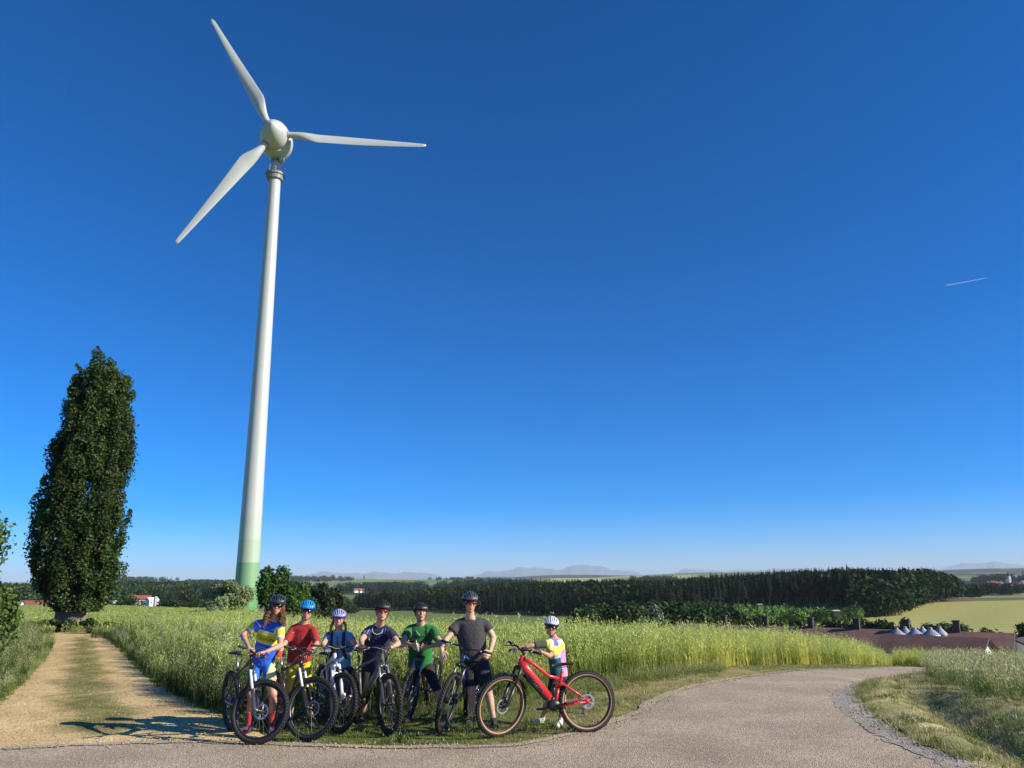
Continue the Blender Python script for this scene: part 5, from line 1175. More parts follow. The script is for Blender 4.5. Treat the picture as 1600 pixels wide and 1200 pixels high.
def remesh(mb, name, voxel, m, colfn=None, smooth_it=4, fold=0., seed=0, parent=None):
    me0 = mb.mesh('tmp'); o = bpy.data.objects.new('tmp', me0); COL.objects.link(o)
    r_ = o.modifiers.new('r', 'REMESH'); r_.mode = 'VOXEL'; r_.voxel_size = voxel; r_.use_smooth_shade = True
    sm = o.modifiers.new('s', 'SMOOTH'); sm.factor = .5; sm.iterations = smooth_it
    dg = bpy.context.evaluated_depsgraph_get(); me = bpy.data.meshes.new_from_object(o.evaluated_get(dg))
    bpy.data.objects.remove(o); bpy.data.meshes.remove(me0); me.name = name
    n = len(me.vertices); co = np.empty(n * 3, np.float32); me.vertices.foreach_get('co', co); co = co.reshape(-1, 3).astype(float)
    if fold:                                                  # soft folds pressed into the cloth
        nn = np.empty(n * 3, np.float32); me.vertices.foreach_get('normal', nn); nn = nn.reshape(-1, 3); rg = np.random.default_rng(seed); d = 0
        for f in (7, 12, 20, 31):
            w = rg.normal(size=3); w[2] *= .35; w = w / np.linalg.norm(w) * f; w2 = rg.normal(size=3) * f * .5
            d = d + np.sin(co @ w + 1.3 * np.sin(co @ w2 + rg.uniform(0, 6)) + rg.uniform(0, 6)) / (f ** .5)
        co = co + nn * (d * fold)[:, None]; me.vertices.foreach_set('co', co.astype(np.float32).ravel())
    if colfn is not None:
        c = np.ones((n, 4), np.float32); c[:, :3] = colfn(co)
        a = me.color_attributes.new('col', 'FLOAT_COLOR', 'POINT'); a.data.foreach_set('color', c.ravel())
    me.polygons.foreach_set('use_smooth', [True] * len(me.polygons)); me.materials.clear(); me.materials.append(m); me.update()
    return link(name, me, parent)
def hand(mb, wr, d, pn, s=1., curl=45, thumb=1, splay=5.):
    """palm, four jointed fingers and a thumb; pn = palm normal (the side the fingers close to)"""
    d = nrm(d); pn = nrm(pn - d * np.dot(pn, d)); sd = np.cross(d, pn) * thumb      # sd points to the thumb side
    pc = wr + d * .05 * s; mb.ellip(pc, (.052 * s, .043 * s, .017 * s), np.array([d, sd, pn]), 12, 8); mb.capsule(wr - d * .02, wr + d * .03 * s, .024 * s, .028 * s, 10, ell=(1, .8), up=pn)
    for k, (off, ln) in enumerate(((.033, .066), (.011, .076), (-.011, .070), (-.032, .055))):
        p = wr + d * (.088 - abs(off) * .15) * s + sd * off * s * 1.06; a0 = R(splay * (1.5 - k) * -1); dd = nrm(d * math.cos(a0) - sd * math.sin(a0)); ang = 0; rr = .0092 * s
        for j, f in enumerate((.45, .30, .25)):
            ang += R(curl) * (.55 if j == 0 else .9); q = dd * math.cos(ang) + pn * math.sin(ang); e = p + q * ln * f * s; mb.capsule(p, e, rr, rr * .93, 8); p = e; rr *= .93
    p = wr + d * .025 * s + sd * .030 * s; a = nrm(d * .62 + sd * .72 + pn * .25); e = p + a * .040 * s; mb.capsule(p, e, .0125 * s, .011 * s, 8)
    a2 = nrm(d * .8 + sd * .15 + pn * (.25 + curl / 90)); mb.capsule(e, e + a2 * .034 * s, .0108 * s, .0092 * s, 8)
def person(sp):
    s = sp['s']; J = {}
    for k in ('head', 'chin', 'top', 'neck', 'shA', 'shB', 'elA', 'wrA', 'haA', 'elB', 'wrB', 'haB', 'pel', 'knA', 'knB'): J[k] = at(*sp[k]) if k in sp else None
    for k in ('anA', 'anB'): p_ = at(sp[k][0], 1130, sp[k][1]); J[k] = V(p_[0], p_[1], float(height(p_[0], p_[1])) + .10)
    gx, gy = (J['anA'][0] + J['anB'][0]) / 2, (J['anA'][1] + J['anB'][1]) / 2; base = on_ground(gx, gy)
    root = empty('person', base); tag(root, sp['label'], 'person')
    L_ = {k: (v - base if v is not None else None) for k, v in J.items()}; J = L_
    T = nrm(J['neck'] - J['pel']); S = nrm(J['shB'] - J['shA']); S = nrm(S - T * np.dot(S, T)); Fd = np.cross(S, T); TL = np.linalg.norm(J['neck'] - J['pel'])
    Sp = nrm(S * V(1, 1, 0)); shw = np.linalg.norm(J['shB'] - J['shA']) / 2
    for q_, sg_ in (('shA', 1), ('shB', -1)): J[q_] = J[q_] - T * .035 * s + S * sg_ * .022 * s
    Hc = J['head']; Hu = nrm(at(*sp['top']) - at(*sp['chin'])); Hf = nrm(np.array(sp.get('face', (.05, -1, -.03)), float) + V(.18, 0, 0)); Hf = nrm(Hf - Hu * np.dot(Hf, Hu)); Hr = np.cross(Hf, Hu) * 1.0   # Hr: image right when facing us is -Hr
    HA = np.array([Hr, Hf, Hu]); hs_ = sp.get('hs', 1.)
    # --- body, one continuous surface
    b = MB(); secs = [(-.20, .115, .095), (-.10, .150, .112), (.03, .158, .112), (.20, .150, .106), (.40, .154, .108), (.58, .170, .115), (.72, .182, .102), (.83, .172, .084), (.92, .138, .068), (1.0, .080, .058), (1.05, .058, .056)]
    def torso(mb, inf=0., t0=-9, t1=9, sx=1., drop=0., belly=0.):
        ss = [q for q in secs if t0 <= q[0] <= t1]; pts = []; n = 24; vs = []
        for t, w, dth in ss:
            c = J['pel'] + T * TL * t - T * drop * (t < .1); w = w * s * sx + inf; dd = dth * s + inf + belly * math.exp(-((t - .22) / .22) ** 2)
            w = min(w, shw * .98) if t > .7 and t < .9 else w; ca = Fd * belly * .5 * math.exp(-((t - .22) / .22) ** 2); SS = Sp * (1 - max(0, min(1, t))) + S * max(0, min(1, t)); SS = nrm(SS); FF = np.cross(SS, T)
            for k in range(n):
                a = 2 * math.pi * k / n; vs.append(c + ca + SS * w * np.sign(math.cos(a)) * abs(math.cos(a)) ** .85 + FF * dd * math.sin(a))
        fs = []
        for i in range(len(ss) - 1):
            for k in range(n): fs.append((i * n + k, i * n + (k + 1) % n, (i + 1) * n + (k + 1) % n, (i + 1) * n + k))
        fs.append(tuple(range(n))[::-1]); fs.append(tuple((len(ss) - 1) * n + k for k in range(n))); mb.add(vs, fs)
    bel = sp.get('belly', 0.); torso(b, belly=bel)
    nb_ = J['neck'] - T * .0
    b.capsule(nb_ - T * .03, Hc - Hu * .05 + (-Hf) * .005, .062 * s, .052 * s, 14)
    for sh in ('shA', 'shB'): b.capsule(nb_ - T * .02 * s, J[sh], .050 * s, .052 * s, 12)
    hips = {}
    for q, sg in (('A', -1), ('B', 1)):
        hp = J['pel'] - T * .03 + Sp * sg * .082 * s; hips[q] = hp; kn = J['kn' + q]; an = J['an' + q]
        b.capsule(hp, kn, .086 * s, .056 * s, 14); cm = kn * .68 + an * .32 - Fd * .018; b.capsule(kn, an, .053 * s, .034 * s, 12); b.capsule(kn * .9 + an * .1, cm, .050 * s, .056 * s, 12); b.capsule(cm, kn * .3 + an * .7, .056 * s, .038 * s, 12); b.capsule(an, an - V(0, 0, .05), .034 * s, .036 * s, 10)
        sh, el, wr = J['sh' + q], J['el' + q], J['wr' + q]; b.capsule(sh, el, .052 * s, .040 * s, 12); b.capsule(el, wr, .040 * s, .026 * s, 12, ell=(1, .9)); fm = el * .72 + wr * .28; b.capsule(el, fm, .039 * s, .042 * s, 12)
    gl = sp.get('glove'); hm = b if not gl else MB()
    for q, sg in (('A', -1), ('B', 1)):
        d_ = J['ha' + q] - J['wr' + q]; pn = np.array(sp.get('palm' + q, (0, .15, -1)), float); hand(hm, J['wr' + q], d_, pn, .98 * max(s, .88), sp.get('curl' + q, 42), -sg if pn[2] < 0 else sg)
    # head
    h = lambda x, y, z: Hc + (Hr * x + Hf * y + Hu * z) * hs_
    b.ellip(h(0, -.012, .028), np.array((.076, .096, .098)) * hs_, HA, 20, 14); b.ellip(h(0, .012, -.045), np.array((.060, .072, .078)) * hs_, HA, 18, 12); b.ellip(h(0, .045, -.098), np.array((.030, .028, .022)) * hs_, HA, 12, 8)
    b.capsule(h(0, .078, .012), h(0, .106, -.026), .0085 * hs_, .0155 * hs_, 8); b.capsule(h(-.045, .072, .030), h(.045, .072, .030), .011, .011, 8)
    for x in (-1, 1):
        b.ellip(h(x * .077, -.008, -.008), np.array((.011, .020, .033)) * hs_, HA, 10, 8); b.ellip(h(x * .036, .062, -.028), np.array((.026, .022, .022)) * hs_, HA, 10, 8)
    sk = np.array(sp.get('skin', (.55, .31, .21)))
    def skincol(P):
        c = np.tile(sk, (len(P), 1)); q = (P - Hc) @ HA.T / hs_
        m_ = (q[:, 1] > .05) & (np.abs(q[:, 0]) < .055) & (q[:, 2] > -.05) & (q[:, 2] < -.01); c[m_] *= (1.06, .86, .82)
        if sp.get('socks'):
            for an in (J['anA'], J['anB']):
                m_ = (np.linalg.norm((P - an)[:, :2], axis=1) < .12) & (P[:, 2] < an[2] + sp['socks'][1]); c[m_] = sp['socks'][0]
        if sp.get('beard') is not None:
            m_ = (q[:, 1] > -.02) & (q[:, 2] < -.058) & (q[:, 2] > -.125) & (np.abs(q[:, 0]) < .07) & ~((np.abs(q[:, 0]) < .022) & (q[:, 2] > -.075)); c[m_] = c[m_] * .5 + np.array(sp['beard']) * .5
        return c
    remesh(b, 'body', .0075, SKIN, skincol, 3, parent=root)
    # mouth, teeth, eyes
    mb = MB(); mb.tube([h(-.027, .070, -.062), h(-.015, .083, -.071), h(0, .088, -.074), h(.015, .083, -.071), h(.027, .070, -.062)], [.004, .0065, .007, .0065, .004], 8); mb.tube([h(-.026, .071, -.060), h(-.012, .087, -.060), h(0, .091, -.0585), h(.012, .087, -.060), h(.026, .071, -.060)], [.003, .005, .0045, .005, .003], 8); mb.build('mouth', LIP, root, True)
    if sp.get('smile', True): mb = MB(); mb.tube([h(-.021, .077, -.0635), h(0, .0895, -.066), h(.021, .077, -.0635)], [.003, .0055, .003], 8); mb.build('teeth', TEETH, root, True)
    if not sp.get('glasses') or sp['glasses'] == 'clear':
        for x in (-1, 1):
            mb = MB(); mb.ellip(h(x * .031, .070, .004), (.0125, .011, .0075), HA, 10, 8); e_ = mb.build('eye', EYEW, root, True); mb = MB(); mb.ellip(h(x * .031, .0795, .004), (.0055, .003, .0055), HA, 10, 6); mb.build('iris', HELM_IN, e_, True)
            mb = MB(); mb.tube([h(x * .015, .082, .022), h(x * .032, .081, .027), h(x * .048, .070, .022)], [.003, .004, .002], 6); mb.build('eyebrow', mat('brow', sp.get('hairc', (.08, .05, .03)), .9), root)
    if sp.get('glasses'):
        vs = []; N_ = 17; clear = sp['glasses'] == 'clear'; g_ = MB()
        for i in range(N_):
            a = R(-72 + 144 * i / (N_ - 1)); x = .082 * math.sin(a); y = .012 + .096 * math.cos(a) ** .8 - .002; hh_ = .019 * (1 - .35 * abs(math.sin(a)) ** 3) * (1 - .45 * math.exp(-(a / .10) ** 2)); zc = .004 - .004 * abs(math.sin(a))
            for z in (-1, 1): vs.append(h(x, y, zc + z * hh_)); vs.append(h(x * 1.03, y + .004, zc + z * hh_))
        fs = []
        for i in range(N_ - 1):
            k = 4 * i; fs += [(k, k + 2, k + 6, k + 4), (k + 1, k + 5, k + 7, k + 3), (k + 2, k + 3, k + 7, k + 6), (k, k + 4, k + 5, k + 1)]
        fs += [(0, 1, 3, 2), (4 * N_ - 4, 4 * N_ - 2, 4 * N_ - 1, 4 * N_ - 3)]
        if clear:
            for x in (-1, 1): g_.tube([h(x * .031 + .021 * math.cos(q), .094, .003 + .015 * math.sin(q)) for q in np.linspace(0, 6.283, 15)], .002, 5)
            g_.tube([h(-.010, .096, .006), h(.010, .096, .006)], .002, 5)
        else: g_.add(vs, fs)
        for x in (-1, 1): g_.tube([h(x * .080, .035, .008), h(x * .082, -.02, .006)], .003, 5)
        g_.build('glasses' if clear else 'sunglasses', BLACKM if clear else (LENSR if sp['glasses'] == 'red' else LENS), root, True)
    # helmet: dark inner shell, outer ribs between vents, rim, straps
    hc_in, hc = sp['helmet']; hk = lambda x, y, z: h(x, y - .012, z + .034)
    hel = MB(); hel.ellip(hk(0, 0, .002), np.array((.090, .118, .096)) * hs_, HA, 28, 12, z0=-.08); he = hel.build('helmet', hc_in, root, True)
    mb = MB()
    na, nbb = 36, 37; grid = {}; vs = []; fs = []
    def keep(a, b):                                          # vent slots cut out of the shell
        a = math.degrees(a); b = abs(math.degrees(b))
        for b0, w_, r_ in ((0, 4.5, (24, 60)), (20, 4.5, (16, 74)), (42, 4.5, (22, 82)), (0, 4.5, (72, 112)), (21, 4.5, (86, 128)), (43, 4.5, (94, 136)), (0, 5, (124, 158)), (22, 5, (140, 164)), (63, 4, (48, 76)), (63, 4, (88, 118))):
            if abs(b - b0 - .06 * (a - 60) * (b0 > 0) * .3) < w_ and r_[0] < a < r_[1]: return False
        return True
    for i_ in range(na + 1):
        for j_ in range(nbb + 1):
            a = R(2 + 176 * i_ / na); b = R(-84 + 168 * j_ / nbb); st_ = 1 + .025 * math.cos(6 * b)
            vs.append(hk(.100 * math.sin(b) * math.sin(a) ** .35 * st_, (.130 if a < 1.57 else .134) * math.cos(a) * (1 - .10 * math.sin(b) ** 2), .004 + .108 * math.sin(a) * math.cos(b) ** .8 * st_))
    for i_ in range(na):
        for j_ in range(nbb):
            if keep(R(2 + 176 * (i_ + .5) / na), R(-84 + 168 * (j_ + .5) / nbb)): k_ = i_ * (nbb + 1) + j_; fs.append((k_, k_ + nbb + 1, k_ + nbb + 2, k_ + 1))
    mb.add(vs, fs); ho_ = mb.build('helmet_shell', hc, he, True); so_ = ho_.modifiers.new('thickness', 'SOLIDIFY'); so_.thickness = .011; so_.offset = 0
    mb = MB(); mb.tube([hk(.0975 * math.sin(q), .124 * math.cos(q), .0 - .010 * (math.cos(q) < 0)) for q in np.linspace(0, 2 * math.pi, 29)], .0125, 8); mb.tube([hk(-.06, .108, .004), hk(-.03, .14, .006), hk(.03, .14, .006), hk(.06, .108, .004)], [.005, .007, .007, .005], 6); mb.build('helmet_rim', sp.get('rim', hc_in), he, True)
    mb = MB()
    for x in (-1, 1): mb.tube([h(x * .085, .02, .03), h(x * .080, .012, -.04), h(x * .052, .022, -.098), h(0, .028, -.126)], .0045, 5); mb.tube([h(x * .086, -.06, .02), h(x * .080, .012, -.05)], .004, 5)
    mb.build('chin_strap', STRAP, he, True)
    # hair
    hm_ = mat('hair', sp.get('hairc', (.08, .05, .03)), .7, var=.3, vscale=60, bump=.6, bscale=90); rg = np.random.default_rng(sp['seed'])
    mb = MB(); mb.ellip(h(0, -.025, .012), np.array((.081, .092, .085)) * hs_, HA, 18, 10, z0=-.75, z1=.5)
    if sp.get('hair') == 'curly':
        for k in range(95):
            q = rg.uniform(R(25), R(335)); x0 = .078 * math.sin(q); y0 = -.02 - .078 * math.cos(q) * -1 if False else -.085 * math.cos(q * .5) * 0 - .02 + .07 * math.cos(q); ln = rg.uniform(.17, .27); side = np.sign(x0) or 1
            if y0 > .02: y0 = .02
            p = h(x0, y0, -.005 + rg.uniform(-.02, .02)); pts = []; ph = rg.uniform(0, 6); am = rg.uniform(.012, .024); f = rg.uniform(26, 44)
            for t in np.linspace(0, 1, 15): pts.append(p - V(0, 0, 1) * ln * t + Hr * side * (.055 * math.sin(t * 2.0) + .01) * t ** .5 + Hf * (.02 * t - .0) + Hr * am * math.sin(f * t + ph) + Hf * am * math.cos(f * t + ph) + (Fd * .055 * min(1, t * 1.3)))
            mb.tube(pts, np.linspace(.009, .004, 15), 5)
    elif sp.get('hair') == 'long':
        for k in range(44):
            side = 1 if rg.random() < .5 else -1; p = h(side * rg.uniform(.050, .080), rg.uniform(-.07, -.02), rg.uniform(-.02, .02)); ln = rg.uniform(.17, .24)
            mb.tube([p - V(0, 0, 1) * ln * t + Hr * side * (.045 * math.sin(t * 2.2)) + Fd * .015 * min(1, t * 1.5) + rg.normal(0, .002, 3) for t in np.linspace(0, 1, 8)], np.linspace(.008, .004, 8), 5)
    mb.build('hair', hm_, root, True)
    # --- clothes
    sh = MB(); torso(sh, sp.get('loose', .016), sp.get('hem', -.10), .97, 1.02, sp.get('drop', .02), bel)
    sh.capsule(J['neck'] - T * .05, J['neck'] + T * .0, .078 * s, .068 * s, 14, ends=(1, 0))
    cuff = {}
    for q in 'AB':
        a, e, w = J['sh' + q], J['el' + q], J['wr' + q]; f = sp.get('sleeve', .62)
        sh.capsule(J['neck'] - T * .028 * s, a, .052 * s + .008, .052 * s + .009, 12); sh.capsule(J['neck'] - T * .16 * s, a - T * .05, .07 * s, .055 * s, 12)
        c_ = a + (e - a) * min(f, 1); sh.capsule(a, c_, .053 * s + .010, (.052 if f < 1 else .042) * s + sp.get('sl_loose', .014), 14, ends=(1, 0)); cuff[q] = (c_, nrm(e - a))
        if f > 1: sh.capsule(e, e + (w - e) * (f - 1), .042 * s + .010, .032 * s + .008, 12, ends=(1, 0)); cuff[q] = (e + (w - e) * (f - 1), nrm(w - e))
    def uv(P):
        r_ = P - J['pel']; return (r_ @ S) / (.16 * s), (r_ @ T) / TL, r_ @ Fd
    def arm_t(P):
        """distance along the nearer upper arm, and how close"""
        out = []
        for q in 'AB':
            a, e = J['sh' + q], J['el' + q]; ax_ = e - a; t = ((P - a) @ ax_) / (ax_ @ ax_); d = np.linalg.norm(P - a - np.outer(np.clip(t, 0, 2), ax_), axis=1); out.append((t, d))
        return out
    shirt = remesh(sh, sp.get('shirt_name', 'shirt'), .0085, CLOTH, lambda P: sp['shirtc'](P, uv, arm_t), 56 if sp.get('loose', .016) > .02 else 9, sp.get('fold', .0016), sp['seed'], root)
    bvh = BVHTree.FromPolygons([v.co for v in shirt.data.vertices], [tuple(p.vertices) for p in shirt.data.polygons])
    def surf(u, v, off=.004, back=False):
        """point on the shirt front; u in metres across, v as a share of the torso length"""
        o_ = J['pel'] + S * u + T * TL * v + Fd * (-.6 if back else .6); hit = bvh.ray_cast(Vector(o_), Vector(Fd if back else -Fd))
        return (np.array(hit[0]) if hit[0] is not None else J['pel'] + S * u + T * TL * v + Fd * .1) + Fd * (-off if back else off)
    st = MB(); torso(st, .010, -.30, sp.get('waist', .10), 1.04, 0, bel)
    lf = sp.get('leg', .62)
    for q in 'AB':
        hp, kn, an = hips[q], J['kn' + q], J['an' + q]; lo = sp.get('leg_loose', .018); e_ = hp + (kn - hp) * min(lf, 1); st.capsule(hp, e_, .090 * s + lo * .6, (.088 - .030 * min(lf, 1)) * s + lo, 16, ends=(1, 0))
        if lf > 1: st.capsule(kn, kn + (an - kn) * (lf - 1), .060 * s + lo * .8, .060 * s + lo * .5, 14, ends=(1, 0))
    remesh(st, sp.get('pants_name', 'shorts'), .0085, CLOTH, lambda P: sp['pantsc'](P, uv), 3, .0018 if lo > .01 else .0004, sp['seed'] + 5, root)
    if gl:
        gm_ = mat('glove', gl, .8, bump=.3); hm.build  # gloves follow the hands
        def gcol(P):
            c = np.tile(np.array(gl), (len(P), 1))
            for q in 'AB':                                    # bare finger ends
                d_ = nrm(J['ha' + q] - J['wr' + q]); r_ = P - J['wr' + q]; near = np.linalg.norm(r_, axis=1) < .25; m_ = near & (np.linalg.norm(r_, axis=1) > .112 * max(s, .88)); c[m_] = sk
                m_ = near & (r_ @ d_ < .012); c[m_] = np.array(gl) * .45
            return c
        remesh(hm, 'gloves', .0055, CLOTH, gcol, 2, parent=root)
    # shoes
    for q, sg in (('A', -1), ('B', 1)):
        an = J['an' + q]; fd = nrm(np.array(sp.get('foot' + q, (sg * .35, -1, 0)), float)); z0 = an[2] - .10; mb = MB(); f0 = V(an[0], an[1], z0)
        sd_ = np.cross(fd, [0, 0, 1.]); A_ = np.array([fd, sd_, [0, 0, 1.]]); mb.ellip(f0 + fd * .03 + V(0, 0, .045), (.085 * s, .040 * s, .045), A_, 14, 10); mb.ellip(f0 + fd * .11 * s + V(0, 0, .038), (.085 * s, .046 * s, .036), A_, 14, 10); mb.capsule(f0 + V(0, 0, .05), f0 + V(0, 0, .115), .042 * s, .043 * s, 12, ends=(0, 0))
        so = remesh(mb, 'shoe', .007, CLOTH, lambda P: np.tile(np.array(sp['shoe']), (len(P), 1)), 2, parent=root)
        mb = MB(); mb.ellip(f0 + fd * .065 * s + V(0, 0, .012), (.142 * s, .048 * s, .016), A_, 18, 6); mb.build('sole', sp.get('solem', BLACKM), so, True)
    return root, J, surf, dict(S=S, T=T, F=Fd, TL=TL, cuff=cuff, h=h, s=s)
def flat(c):
    return lambda P, *a: np.tile(np.array(c), (len(P), 1))
def strap(surf, pts, w, m, name, parent, off=.006, th=.004):
    """a webbing strap laid over the cloth"""
    c = [surf(u, v, off) for u, v in pts]; c = np.array(c); k = len(c); mb = MB(); t = np.gradient(c, axis=0); vs = []
    for i in range(k):
        tt = nrm(t[i]); n_ = nrm(V(0, -1, 0) - tt * np.dot(tt, V(0, -1, 0))); sd = np.cross(tt, n_); vs += [c[i] - sd * w / 2 + n_ * th, c[i] + sd * w / 2 + n_ * th, c[i] + sd * w / 2 - n_ * th * 2, c[i] - sd * w / 2 - n_ * th * 2]
    fs = [(0, 3, 2, 1), (4 * k - 4, 4 * k - 3, 4 * k - 2, 4 * k - 1)]
    for i in range(k - 1):
        for j in range(4): fs.append((4 * i + j, 4 * i + (j + 1) % 4, 4 * i + 4 + (j + 1) % 4, 4 * i + 4 + j))
    mb.add(vs, fs); return mb.build(name, m, parent)
def shirt_text(txt, size, u0, v0, surf, m, name, parent, fr, arc=0.):
    cu = bpy.data.curves.new('t', 'FONT'); cu.body = txt; cu.size = size; cu.align_x = 'CENTER'; o = bpy.data.objects.new('t', cu); COL.objects.link(o)
    dg = bpy.context.evaluated_depsgraph_get(); me = bpy.data.meshes.new_from_object(o.evaluated_get(dg)); bpy.data.objects.remove(o); me.name = name
    for v in me.vertices: p = surf(u0 + v.co.x, v0 + (v.co.y + arc * v.co.x) / fr['TL'], .003); v.co = Vector(p)
    me.materials.clear(); me.materials.append(m); me.update(); return link(name, me, parent)

BLUE = (.012, .10, .62); YEL = (.72, .70, .04); WHT = (.70, .72, .74)
def jersey1(P, uv, arm):
    u, v, f = uv(P); c = np.tile(np.array(BLUE), (len(P), 1)); band = (v > .44) & (v < .70) & (f > -.02); edge = ((v > .70) & (v < .72) | (v > .42) & (v < .44)) & (f > -.02)
    c[band] = YEL; c[edge] = WHT; c[(v > .965) & (np.abs(u) < .6)] = YEL
    for t, d in arm(P):
        m = (t > .12) & (d < .085); c[m] = YEL; m2 = (t > .52) & (d < .085); c[m2] = WHT
        m3 = (t > .0) & (t <= .12) & (d < .085); c[m3] = WHT
    a0 = arm(P)[0]; m = (a0[0] > .05) & (a0[1] < .085) & (a0[0] < .52); inner = ((P - P.mean(0)) @ V(1, 0, 0)) > -.165; c[m & inner] = BLUE
    return c
def shorts1(P, uv):
    u, v, f = uv(P); c = np.tile(np.array((.012, .13, .60)), (len(P), 1)); c[(np.abs(u) > 1.05)] = (.62, .64, .30); return c
pr = person(dict(label='person with long curly hair in a blue and yellow cycling jersey, leftmost', s=.95, seed=1, head=(433.5, 946, 10.98), chin=(430.5, 960, 11), top=(436.5, 927, 11), neck=(427, 967, 11.05), face=(.06, -1, -.05),
    shA=(401, 971, 11.05), shB=(441, 980, 10.98), elA=(379, 993, 10.92), wrA=(389, 1012, 10.5), haA=(396, 1024, 10.32), elB=(438, 1009, 10.8), wrB=(414, 1019, 10.55), haB=(400, 1021, 10.46), pel=(411, 1031, 11.12), knA=(392, 1083, 10.95), knB=(427, 1084, 11.0),
    anA=(388, 11.1), anB=(424, 11.15), hs=1.0, glasses='dark', helmet=(HELM_IN, mat('helmet_black', (.03, .032, .038), .3, coat=.5)), hair='curly', hairc=(.17, .075, .038), shirtc=jersey1, shirt_name='jersey', sleeve=.60, sl_loose=.006, loose=.010, fold=.0008, hem=-.10,
    pantsc=shorts1, leg=.60, leg_loose=.012, glove=(.62, .07, .06), curlA=60, curlB=45, shoe=(.10, .02, .08), socks=((.45, .04, .05), .16), skin=(.54, .29, .19)))
_r0, _J, _sf, _fr = pr
shirt_text('Zeumer', .085, .0, .50, _sf, BLACKM, 'jersey_lettering', _r0, _fr)
mb = MB(); pts = [_sf(.135 * math.cos(q), .50 + .11 * math.sin(q), .003) for q in np.linspace(R(8), R(172), 18)]; mb.tube(pts, .0028, 4); mb.build('jersey_arc', BLACKM, _r0)
mb = MB()
for row, (v_, x0, x1) in enumerate(((.335, -.07, .12), (.285, -.09, .11), (.235, -.02, .12), (.185, -.06, .04))):   # rows of small white print
    x = x0
    while x < x1: w = RNG.uniform(.006, .014); mb.tube([_sf(x, v_, .003), _sf(x + w, v_, .003)], .0038, 4); x += w + .006
for u_, v_ in ((-.07, .80), (.085, .80)): mb.tube([_sf(u_ - .02, v_ - .02, .003), _sf(u_, v_ + .02, .003), _sf(u_ + .02, v_ - .02, .003)], .004, 4)
mb.build('jersey_print', WHITEP, _r0)

pr = person(dict(label='person in a red shirt, yellow shorts and bright blue helmet', s=.93, seed=2, head=(480, 954.5, 11.35), chin=(478, 968, 11.4), top=(482, 938, 11.4), neck=(474, 974, 11.4), face=(.05, -1, -.02),
    shA=(457, 978, 11.4), shB=(492, 981, 11.35), elA=(445, 1004, 11.25), wrA=(438, 1018, 11.1), haA=(435, 1029, 11.0), elB=(495, 1006, 11.2), wrB=(484, 1020, 10.95), haB=(473, 1027, 10.8), pel=(467, 1035, 11.48), knA=(455, 1086, 11.4), knB=(481, 1086, 11.4),
    anA=(453, 11.45), anB=(486, 11.5), glasses='dark', helmet=(mat('helmet_navy', (.01, .04, .14), .4), mat('helmet_bright_blue', (.02, .28, .68), .3, coat=.5)), hairc=(.05, .03, .02), shirtc=flat((.33, .014, .012)), sleeve=.92, fold=.003, sl_loose=.008, loose=.034, hem=.0, drop=0,
    pantsc=flat((.58, .44, .02)), leg=.92, leg_loose=.02, glove=(.60, .05, .04), curlA=35, curlB=50, shoe=(.03, .03, .03), skin=(.54, .29, .20)))
mb = MB()
for u_, v_ in ((-.08, .78), (-.03, .45), (.0, .42)): mb.tube([pr[2](u_ - .015, v_, .003), pr[2](u_ + .015, v_ + .02, .003)], .003, 4)
mb.build('shirt_mark', mat('pale_print', (.6, .45, .42), .7), pr[0])

def polo3(P, uv, arm):
    u, v, f = uv(P); c = np.tile(np.array((.10, .30, .52)), (len(P), 1)); c[(v > .93)] = (.16, .40, .60)
    st_ = (f > .0) & (np.abs(u) < .45) & (v < .75) & (np.mod(v * 26, 1) < .35); c[st_] = (.05, .17, .34)
    t, d = arm(P)[0]; m = (t < .25) & (d < .09) & (u < -.5) & (v > .8); c[m] = (.02, .05, .14); return c
pr = person(dict(label='woman in a light blue polo with dark rucksack straps and violet helmet', s=.86, seed=3, head=(529.5, 967.5, 11.5), chin=(528.5, 980, 11.5), top=(530.5, 948, 11.5), neck=(529, 985, 11.55), face=(.02, -1, -.02), hs=.95,
    shA=(512, 989, 11.55), shB=(547, 989, 11.55), elA=(504, 1008, 11.35), wrA=(508, 1013, 11.12), haA=(514, 1015, 11.02), elB=(556, 1008, 11.4), wrB=(551, 1014, 11.2), haB=(546, 1018, 11.12), pel=(531, 1043, 11.62), knA=(521, 1090, 11.55), knB=(545, 1090, 11.5),
    anA=(519, 11.6), anB=(547, 11.6), glasses='clear', helmet=(mat('helmet_purple', (.06, .04, .30), .4), mat('helmet_pale_violet', (.35, .34, .62), .3, coat=.5)), hair='long', hairc=(.36, .22, .11), shirtc=polo3, sleeve=.55, fold=.0024, loose=.024, hem=-.02, drop=0,
    pantsc=flat((.030, .034, .075)), leg=.95, leg_loose=.022, glove=(.04, .09, .35), curlA=55, curlB=55, shoe=(.03, .03, .04), skin=(.56, .33, .23)))
for x in (-1, 1):
    sb = strap(pr[2], [(x * .085, .96), (x * .088, .85), (x * .085, .70), (x * .075, .55), (x * .095, .38), (x * .12, .25)], .045, STRAP, 'rucksack_strap', pr[0])
strap(pr[2], [(-.08, .60), (0, .60), (.08, .60)], .018, STRAP, 'chest_strap', pr[0]); strap(pr[2], [(0, .88), (0, .7), (0, .5), (0, .3)], .008, STRAP, 'zip', pr[0])

